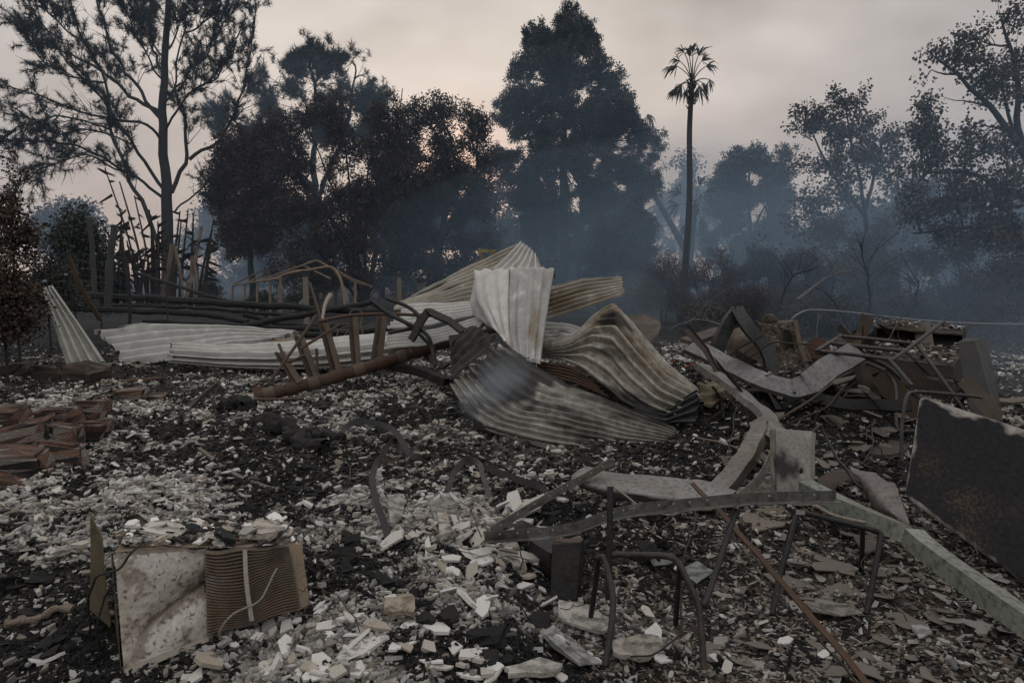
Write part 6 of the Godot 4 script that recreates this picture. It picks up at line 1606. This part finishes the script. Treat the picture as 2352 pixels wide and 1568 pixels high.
func make_front_scraps() -> void:
	strap("flat black strap curving from the charred log to the dark mesh", [[636, 1050], [760, 1025], [790, 985, 6.8], [830, 968, 6.9], [900, 985, 6.7], [940, 1040, 6.0], [985, 1070]], 0.06, Color(0.02, 0.02, 0.022), "black_steel", Vector3(0, 0.6, 1))
	strap("black strap standing up in a tall bend left of centre", [[925, 1050], [905, 1012, 6.2], [875, 1050, 5.4], [856, 1085, 5.0], [858, 1125, 4.7], [875, 1180, 4.4], [892, 1244]], 0.045, Color(0.02, 0.018, 0.018), "black_steel", Vector3(0.2, 0.2, 1))
	strap("perforated black strap arching along the white rubble in the centre", [[995, 1080], [1010, 1062, 5.8], [1060, 1058, 5.75], [1120, 1075, 5.5], [1200, 1105, 5.1], [1250, 1125, 4.9], [1300, 1200]], 0.05, Color(0.016, 0.0155, 0.0155), "black_steel", Vector3(0, 0.4, 1))
	strap("grey brown strap arching up and down in the centre rubble", [[998, 1165], [1025, 1130, 4.9], [1042, 1085, 5.1], [1072, 1056, 5.3], [1100, 1066, 5.25], [1112, 1100, 5.0], [1125, 1140, 4.75], [1160, 1180, 4.5], [1215, 1178]], 0.045, Color(0.05, 0.045, 0.042), "steel", Vector3(0.3, 0.2, 1))
	strap("thin black strip curving away from the grey brown strap", [[1035, 1130], [1080, 1155, 4.75], [1130, 1180, 4.5], [1200, 1200, 4.35], [1290, 1215]], 0.035, Color(0.014, 0.014, 0.014), "black_steel", Vector3(0, 0.5, 1))
	strap("long dark wood lath lying in the ash left of centre", [[468, 1000], [540, 970], [640, 945], [760, 935]], 0.06, Color(0.045, 0.04, 0.036), "charred_wood", Vector3.UP, 0.0, 0.006, "charred_lath", "lath", "charred laths")
	strap("thin dark lath before the staircase pole", [[690, 965], [740, 935], [790, 915]], 0.05, Color(0.03, 0.03, 0.03), "charred_wood", Vector3.UP, 0.0, 0.006, "charred_lath", "lath", "charred laths")
	strap("slim brown board lying right of the dark tilted stone", [[225, 885], [300, 876], [390, 868]], 0.09, Color(0.14, 0.085, 0.05), "pale_wood", Vector3.UP, 0.0, 0.02, "brown_board", "board", "")
	strap("weathered branch like stick lying across the left rubble", [[455, 1030], [520, 1078, 5.9], [600, 1120], [640, 1128]], 0.03, Color(0.17, 0.15, 0.13), "pale_wood", Vector3.UP, 0.5, 0.012, "burnt_stick", "stick", "burnt sticks")
	strap("dark stick rising at an angle before the staircase", [[395, 970], [440, 930, 8.3], [490, 885, 8.5]], 0.05, Color(0.08, 0.065, 0.055), "charred_wood", Vector3.UP, 0.4, 0.02, "burnt_stick", "stick", "burnt sticks")
	strap("thin black stick bending upward beside the angled stick", [[500, 960], [490, 920, 8.2], [505, 865, 8.6], [480, 845, 8.8]], 0.02, Color(0.03, 0.028, 0.027), "charred_wood", Vector3.UP, 0.4, 0.008, "burnt_stick", "stick", "burnt sticks")
	for q in [[[[605, 975], [660, 1005], [740, 1045]], 0.085, "black charred log lying in the ash left of centre"], [[[700, 1000], [770, 1012], [800, 1010]], 0.05, "short dark pipe shaped log beside the charred log"], [[[500, 945], [540, 940], [580, 945]], 0.09, "rounded black charred stump before the staircase"], [[[20, 1450], [110, 1425], [160, 1415]], 0.02, "pale brown slat lying at the left edge"]]:
		var mb := MB.new()
		var p := rough_path(smooth(q[0], 14), 0.05, 0.2)
		for k in p.size(): p[k].y += q[1] * 0.5
		p = smooth(p, 40)
		mb.tube(p, q[1], q[1] * 0.8, 20)
		for k in mb.v.size():
			var v := mb.v[k]
			mb.v[k] += mb.n[k] * q[1] * (0.5 * fr(v.x, v.y, v.z, 0.2) + 0.25 * signf(nn(v.x, v.y, v.z, 0.06)))
			mb.c[k] = Color(0.016, 0.015, 0.015) * (1.0 + nn(v.x, v.y, v.z, 0.1)) if q[1] > 0.03 else Color(0.24, 0.2, 0.16)
		solo("charred_log" if q[1] > 0.03 else "slat", q[2], "log" if q[1] > 0.03 else "slat", mb, M.charred_wood, "charred logs" if q[1] > 0.03 else "")
	# black square post with hole
	var t := thing("black_square_post", "short black square steel post with a bolt hole, standing in the centre rubble", "steel post", ground(1300, 1400))
	plate(t, "front_face", [[1268, 1250, 3.5], [1334, 1246, 3.5], [1322, 1400, 3.42], [1264, 1400, 3.42]], Vector3(0, 0, -0.005), Color(0.022, 0.021, 0.022), "black_steel", "", 0.0, 0.0, -0.2)
	plate(t, "side_face", [[1334, 1246, 3.5], [1340, 1238, 3.66], [1338, 1380, 3.6], [1322, 1400, 3.42]], Vector3(-0.005, 0, -0.003), Color(0.03, 0.028, 0.028), "black_steel")
	plate(t, "top_face", [[1268, 1249, 3.5], [1334, 1245, 3.5], [1340, 1236, 3.66], [1280, 1236, 3.66]], Vector3(0, -0.005, 0), Color(0.1, 0.08, 0.07), "rusty")
	var hb := MB.new(); hb.col = Color(0.002, 0.002, 0.002)
	hb.tube(PackedVector3Array([sp(1303, 1330, 3.455), sp(1303, 1330, 3.445)]), 0.012, 0.012, 12)
	part(t, "bolt_hole", hb, M.black_steel)
	channel("black_steel_beam", "black steel beam sloping into the rubble left of the square post", "steel beam", [[1178, 1200, 4.1], [1230, 1226, 3.85], [1290, 1262, 3.6]], 0.13, 0.14, Color(0.025, 0.024, 0.026), Vector3(0.1, 0.9, 0.4).normalized(), "black_steel", 0.0, 8, 0.004)
	strap("blunt grey metal strip lying on the broken plaster heap", [[1032, 1268, 3.9], [1090, 1295, 3.75], [1150, 1325, 3.62]], 0.05, Color(0.2, 0.2, 0.2), "steel", Vector3(0, 1, 0.4).normalized(), 0.0, 0.003, "metal_strip", "metal scrap", "")
	# picked-out plaster slabs
	for q in [[[[885, 1400], [900, 1382, 3.5], [925, 1378, 3.6], [958, 1400], [948, 1436], [880, 1432]], 0.02, Color(0.44, 0.38, 0.3), "squarish tan plaster slab lying left of the black square post"], [[[1035, 1330, 3.6], [1075, 1308, 3.75], [1102, 1318, 3.75], [1085, 1372, 3.5], [1040, 1370, 3.48]], 0.02, Color(0.52, 0.51, 0.49), "upright grey white cracked slab in the centre heap"], [[[1150, 1260, 3.9], [1185, 1250, 3.95], [1215, 1330, 3.6], [1205, 1345, 3.55], [1160, 1300, 3.7]], 0.018, Color(0.5, 0.46, 0.4), "long tan plaster slab leaning in the centre heap"], [[[1275, 1395], [1350, 1410], [1410, 1450], [1390, 1475], [1340, 1470], [1280, 1440]], 0.015, Color(0.47, 0.45, 0.41), "cracked pale slab at the foot of the black square post"], [[[1395, 1500], [1500, 1480], [1530, 1510], [1490, 1540], [1420, 1535]], 0.02, Color(0.48, 0.45, 0.39), "broad tan slab between the legs of the front chair frame"], [[[1160, 1566], [1240, 1540], [1290, 1555], [1280, 1575], [1170, 1580]], 0.02, Color(0.55, 0.53, 0.48), "pale slab cut by the bottom edge of the view"], [[[1240, 1470], [1270, 1455], [1340, 1510], [1390, 1550], [1330, 1550], [1270, 1510]], 0.006, Color(0.38, 0.39, 0.38), "grey sheet like shard lying at bottom centre"], [[[890, 1155, 4.7], [930, 1150, 4.8], [925, 1210], [895, 1225]], 0.025, Color(0.46, 0.45, 0.42), "upright grey white slab beside the standing black strap"], [[[985, 1170, 4.6], [1050, 1150, 4.7], [1060, 1190, 4.5], [1000, 1225]], 0.02, Color(0.36, 0.35, 0.33), "grey upright slab behind the cracked plaster heap"], [[[1005, 1200, 4.4], [1025, 1195, 4.5], [1040, 1250], [1010, 1262]], 0.04, Color(0.52, 0.48, 0.42), "thick split plaster block in the centre heap"], [[[1840, 1400], [1900, 1380, 3.5], [1960, 1400, 3.4], [1990, 1430], [1930, 1435], [1870, 1425]], 0.006, Color(0.34, 0.32, 0.28), "crumpled papery sheet lying right of the rusty flat bar"], [[[1960, 1250], [2005, 1245], [2020, 1275], [1985, 1290]], 0.012, Color(0.2, 0.17, 0.15), "dark fan shaped tile under the second chair frame"], [[[2090, 1460], [2130, 1455], [2140, 1475], [2110, 1490]], 0.01, Color(0.5, 0.5, 0.48), "small crackled white flake at lower right"], [[[1720, 1120, 4.9], [1775, 1105, 5.0], [1780, 1150, 4.8], [1730, 1170, 4.7]], 0.02, Color(0.36, 0.33, 0.28), "tan board lying under the pale gutter's upper end"], [[[1700, 1200], [1760, 1170, 4.6], [1830, 1185, 4.5], [1800, 1225], [1730, 1240]], 0.01, Color(0.24, 0.21, 0.17), "brown curled sheet under the long perforated angle iron"], [[[1560, 1330], [1600, 1300, 3.9], [1640, 1330], [1600, 1360]], 0.006, Color(0.3, 0.32, 0.31), "melted grey sheet behind the front chair frame"], [[[1480, 1290], [1530, 1270, 4.1], [1550, 1310], [1500, 1320]], 0.006, Color(0.3, 0.32, 0.31), "melted bluish sheet inside the front chair frame"], [[[1680, 770, 9.0], [1640, 765, 9.2], [1560, 790, 9.0], [1600, 800, 8.6]], 0.05, Color(0.12, 0.1, 0.09), "dark flat board behind the plaster heap at right"]]:
		var mb := MB.new(); mb.col = q[2]
		var p := pts(q[0])
		for k in p.size(): p[k].y += 0.03
		mb.slab(ragged(p), Vector3(0, q[1], 0))
		for k in mb.c.size(): mb.c[k] = q[2] * (0.78 + 0.5 * fr(mb.v[k].x, mb.v[k].y, mb.v[k].z, 0.15))
		solo("plaster_slab" if q[2].r > 0.4 else "broken_sheet", q[3], "plaster slab" if q[2].r > 0.4 else "broken sheet", mb, M.slab if q[2].r > 0.3 else M.flake)
	# tan board heap beneath the rack frame
	for k in 26:
		var p := sp(f(1890, 2060), f(868, 915), f(7.0, 7.8))
		var z := f(0.12, 0.32)
		put_fragment(shard(300 + k, 0.05, f(0.9, 1.5)).mesh(Vector3.ZERO), Vector3(p.x, maxf(p.y, height(p.x, p.z)), p.z), Vector3(z, z * 0.6, z * 0.8), Vector3(f(-0.4, 0.4), f(0, TAU), f(-0.4, 0.4)), M.tile, "tan_board_fragment", "broken tan board fragment in the heap under the rack frame", "board fragment", "tan board fragments")
	for k in 30:
		var p := sp(f(1500, 1600), f(800, 850), f(8.2, 9.0))
		var z := f(0.06, 0.16)
		put_fragment(shard(340 + k % 6, 0.12, f(0.9, 1.5)).mesh(Vector3.ZERO), Vector3(p.x, maxf(p.y, height(p.x, p.z)), p.z), Vector3(z, z * 0.6, z * 0.8), Vector3(f(-0.4, 0.4), f(0, TAU), f(-0.4, 0.4)), M.pale_tile, "white_heap_fragment", "white plaster fragment in the heap beside the red bricks", "plaster fragment", "white heap fragments")
	for k in 75:
		var u := f(1640, 2340); var v := f(1230, 1560)
		var p := ground(u, v)
		var z := lerpf(0.07, 0.22, f() * f())
		put_fragment(shard(380 + k % 9, 0.05, f(0.9, 1.8), 7).mesh(Vector3.ZERO), p + Vector3(0, 0.012, 0), Vector3(z, z * 0.6, z * f(0.6, 1.0)), Vector3(f(-0.2, 0.2), f(0, TAU), f(-0.2, 0.2)), M.tile if k % 3 else M.grey_tile, "flat_burnt_flake", "flat grey brown burnt flake lying " + ("left of" if u < 1720 + (v - 1230) * 0.85 else "right of") + " the long rusty flat bar", "burnt flake", "flat burnt flakes")
	for k in 60:
		var u := f(60, 2250); var v := f(930, 1540)
		var a := ground(u, v, f(0.01, 0.05))
		var dir := Vector3(f(-1, 1), f(-0.1, 0.35), f(-0.8, 0.8)).normalized()
		var len := f(0.15, 0.7)
		var bow := rand_dir() * len * f(0.05, 0.35)
		bow.y = absf(bow.y)
		var e := a + dir * len
		e.y = maxf(e.y, height(e.x, e.z) + 0.005)
		var m := MB.new(); m.col = [Color(0.02, 0.019, 0.019), Color(0.06, 0.045, 0.035), Color(0.14, 0.125, 0.11)][k % 3]
		m.tube(rough_path(smooth(PackedVector3Array([a, a.lerp(e, 0.4) + bow, a.lerp(e, 0.75) + bow * 0.6, e]), 14), 0.03, 0.12), f(0.002, 0.005), 0.002, 5)
		solo("loose_wire", ["thin black wire", "thin rusty wire", "thin grey wire"][k % 3] + " lying in the rubble " + place(u, v), "wire", m, M.black_steel, "loose wires " + place(u, v))
	for k in 64:       # tangled heap of scraps at right
		var u := f(1600, 2240); var v := f(800, 985)
		var d := lerpf(8.6, 6.4, (v - 800) / 185.0) + f(-0.3, 0.3)
		var a := sp(u, v, d)
		a.y = maxf(a.y, height(a.x, a.z) + 0.02)
		var len := f(0.25, 0.95)
		var e := a + Vector3(f(-1, 1), f(-0.35, 0.6), f(-0.5, 0.5)).normalized() * len
		e.y = maxf(e.y, height(e.x, e.z) + 0.02)
		a.y = maxf(height(a.x, a.z), minf(a.y, height(a.x, a.z) + 0.35))
		var mid := a.lerp(e, f(0.35, 0.65)) + rand_dir() * len * 0.16
		mid.y = maxf(mid.y, height(mid.x, mid.z) + 0.02)
		var m := MB.new()
		var col: Color = [Color(0.018, 0.017, 0.018), Color(0.05, 0.042, 0.036), Color(0.09, 0.075, 0.062), Color(0.03, 0.028, 0.028), Color(0.15, 0.145, 0.14)][k % 5]
		var path := PackedVector3Array([a, a.lerp(mid, 0.5), mid, mid.lerp(e, 0.5), e])
		var what := "strip"
		if k % 3 == 0:
			var w := f(0.02, 0.06)
			m.col = col
			m.sweep(PackedVector2Array([Vector2(-w, -0.003), Vector2(w, -0.003), Vector2(w, 0.02), Vector2(w - 0.004, 0.02), Vector2(w - 0.004, 0.003), Vector2(-w, 0.003)]), path, (Vector3.UP + rand_dir() * 0.8).normalized(), f(-1.5, 1.5))
		elif k % 3 == 1:
			what = "rod"
			m.tube(smooth(path, 16), f(0.008, 0.022), 0.008, 7)
		else:
			what = "sheet"
			var w2 := rand_dir() * f(0.08, 0.22)
			m.col = col
			for j in 4:
				m.quad(path[j] - w2 * 0.5, path[j + 1] - w2 * f(0.4, 0.7), path[j + 1] + w2 * 0.5, path[j] + w2 * 0.5)
				m.quad(path[j] + w2 * 0.5 + Vector3(0, 0, -0.003), path[j + 1] + w2 * 0.5 + Vector3(0, 0, -0.003), path[j + 1] - w2 * 0.5 + Vector3(0, 0, -0.003), path[j] - w2 * 0.5 + Vector3(0, 0, -0.003))
		for j in m.c.size(): m.c[j] = col * (1.0 + 0.4 * fr(m.v[j].x, m.v[j].y, m.v[j].z, 0.2))
		var near := "before the black arch" if u < 1760 else "between stove and rack frame" if u < 1930 else "under the rack frame" if u < 2100 else "before the charred cabinet"
		solo("bent_metal_" + what, ["black", "brown", "rusty brown", "sooty", "grey"][k % 5] + " bent metal " + what + " in the tangled heap " + near, "metal scrap", m, M.rusty, "tangled scraps " + near)
	# clutter behind the staircase
	for k in 16:
		var u := f(560, 900); var v := f(715, 765)
		var a := ground(u, v, 0.05)
		var m := MB.new(); m.col = [Color(0.02, 0.02, 0.02), Color(0.12, 0.11, 0.1), Color(0.06, 0.045, 0.035)][k % 3]
		m.tube(PackedVector3Array([a, a + Vector3(f(-0.9, 0.9), f(0.05, 0.7), f(-0.4, 0.4))]), f(0.02, 0.05), 0.02, 6)
		solo("burnt_stick", "burnt stick poking up in the clutter between the charred poles and the staircase", "stick", m, M.charred_wood, "burnt sticks in the clutter")
	var gc := thing("garden_chair_frame", "thin wire garden chair frame behind the staircase treads", "chair frame", ground(800, 790))
	for q in [[[772, 785, 12.6], [778, 758, 12.7], [800, 750, 12.8], [828, 752, 12.8], [834, 780, 12.7]], [[785, 790, 12.3], [795, 765, 12.4], [815, 762, 12.4], [822, 788, 12.3]], [[800, 750, 12.8], [806, 715, 13.0], [830, 716, 13.0], [828, 752, 12.8]]]:
		tubes(gc, "frame_tube", q, 0.014, Color(0.1, 0.085, 0.07), "rust_brown", 16)
	for k in 40:
		var p := sp(f(1640, 2100), f(950, 1080), 6.0)
		p = ground(f(1640, 2090), f(960, 1090))
		var z := f(0.1, 0.26)
		put_fragment(shard(360 + k % 8, 0.05, f(0.9, 1.6)).mesh(Vector3.ZERO), p + Vector3(0, 0.03, 0), Vector3(z, z * 0.6, z * 0.8), Vector3(f(-0.6, 0.6), f(0, TAU), f(-0.6, 0.6)), M.tile, "burnt_board_fragment", "burnt curled board fragment in the dark hollow at right", "board fragment", "burnt board fragments")

func _ready() -> void:
	rng.seed = 20171207
	nz.seed = 7
	nz.noise_type = FastNoiseLite.TYPE_SIMPLEX_SMOOTH
	nz.frequency = 0.01
	nz.fractal_octaves = 1
	fz.seed = 17; fz.noise_type = FastNoiseLite.TYPE_SIMPLEX_SMOOTH; fz.frequency = 0.01; fz.fractal_octaves = 5; fz.fractal_gain = 0.6
	make_light()
	make_materials()
	material("tile", M.flake.albedo_texture, 3.0, 0.95, 0.0, null, 1.0, lin(0.17, 0.15, 0.13))
	material("pale_tile", M.flake.albedo_texture, 3.0, 0.95, 0.0, null, 1.0, lin(0.5, 0.49, 0.47))
	material("grey_tile", M.flake.albedo_texture, 3.0, 0.95, 0.0, null, 1.0, lin(0.3, 0.285, 0.265))
	material("soot_panel", M.flake.albedo_texture, 2.0, 0.8)
	M.soot_panel.metallic_specular = 0.3
	# mounds: x, z, half width, half depth, height
	mounds = [[0.7, -8.8, 2.2, 1.6, 0.4], [3.1, -7.7, 1.9, 1.5, 0.4], [-4.9, -7.0, 1.2, 1.0, 0.25], [-1.6, -9.8, 1.6, 1.0, 0.08], [1.4, -4.4, 1.2, 0.8, 0.1]]
	for q in [[250, 1130, 0.9, 1, 0.6], [400, 1200, 0.6, 1, 0.5], [930, 1180, 0.6, 1, 0.65], [1100, 1320, 0.5, 1, 0.5], [720, 1490, 0.5, 1, 0.7], [560, 1480, 0.35, 1, 0.5], [920, 1540, 0.4, 1, 0.3], [150, 930, 0.9, 1, 0.6], [980, 905, 0.9, 1, 0.35], [620, 920, 0.7, 1, 0.4], [1350, 1520, 0.5, 1, 0.3],
			[620, 1050, 0.9, 2, 0.5], [700, 1120, 0.7, 2, 0.5], [120, 1380, 0.6, 2, 0.6], [60, 1500, 0.5, 2, 0.5], [820, 1300, 0.5, 2, 0.6], [1080, 1490, 0.5, 2, 0.6], [880, 980, 0.4, 2, 0.6], [1480, 1240, 0.5, 2, 0.4], [1900, 1050, 1.2, 2, 0.3], [300, 850, 2.0, 2, 0.5], [60, 800, 3.0, 2, 0.8], [1800, 1000, 1.0, 2, 0.7], [1650, 1065, 0.7, 2, 0.5], [2020, 1060, 0.8, 2, 0.5], [2280, 900, 1.8, 2, 0.5], [1550, 1010, 0.6, 2, 0.5], [1320, 1180, 0.4, 2, 0.4],
			[1900, 1400, 1.2, 3, 0.7], [2200, 1450, 1.0, 3, 0.8], [1700, 1400, 0.7, 3, 0.4], [1900, 1150, 1.4, 3, 0.6], [1150, 1010, 1.0, 3, 0.5], [2250, 1300, 0.9, 3, 0.7], [1700, 1540, 0.6, 3, 0.4], [900, 1050, 0.6, 3, 0.5]]:
		var p := ground(q[0], q[1])
		var k: float = q[4]
		zones.append([p.x, p.z, q[2], Vector3(k, -k * 0.6, -k * 0.5) if q[3] == 1 else Vector3(-k * 0.8, k, -k * 0.4) if q[3] == 2 else Vector3(-k * 0.55, -k * 0.25, k)])
	make_ground()
	make_trees()
	rng.seed = 99
	make_sheets()
	make_staircase()
	make_left_middle()
	make_right_metal()
	make_air_conditioner()
	make_chairs()
	make_stones()
	make_front_scraps()
	make_fragments()
	make_rubble()
	make_smoke()

func make_smoke() -> void:
	var blue := Color(0.74, 0.865, 0.99)
	smoke("smoke_haze", "thin blue smoke drifting through the nearer trees", Vector3(0, 5, -23.2), Vector3(130, 17, 22.6), 0.0028, blue, true)
	smoke("smoke_haze", "blue smoke hanging among the farther trees", Vector3(0, 5, -49.0), Vector3(170, 17, 28.8), 0.0105, blue, true)
	for q in [["bluish smoke bank drifting under the trees at right", sp(1950, 580, 25), Vector3(28, 7, 16), 0.032], ["bluish smoke low behind the right debris", sp(2250, 760, 13.5), Vector3(7, 2.6, 5), 0.035], ["bluish smoke in the gap right of the cane stalks", sp(480, 600, 42), Vector3(14, 9, 14), 0.03], ["bluish smoke around the leaning palm trunk", sp(1560, 520, 48), Vector3(14, 12, 12), 0.055], ["faint smoke veiling the tall sycamore at the right edge", sp(2230, 400, 17), Vector3(9, 8, 7), 0.022]]:
		for k in 4:      # denser towards the middle
			smoke("smoke_haze", q[0], q[1] + Vector3(f(-1, 1), f(-0.4, 0.4), f(-1, 1)), q[2] * (0.55 + 0.22 * k), q[3] * 0.3, blue)
	var pale := Color(0.85, 0.92, 0.98)
	for k in 16:
		var t := k / 15.0
		smoke("smoke_wisp", "wisp of smoke curling up in front of the big sooty sheet", sp(lerpf(1085, 1190, t) + f(-25, 25), lerpf(945, 835, t) + f(-20, 20), 6.62 + 0.12 * t), Vector3(f(0.2, 0.55), f(0.15, 0.35), f(0.15, 0.3)), f(0.15, 0.4), pale)
	for q in [[1440, 690, 9.6, 1.2, 0.9, 0.12], [2330, 860, 9.0, 1.6, 1.6, 0.1]]:
		smoke("smoke_wisp", "thin smoke drifting up from the debris", sp(q[0], q[1], q[2]), Vector3(q[3], q[4], 0.8), q[5], pale)
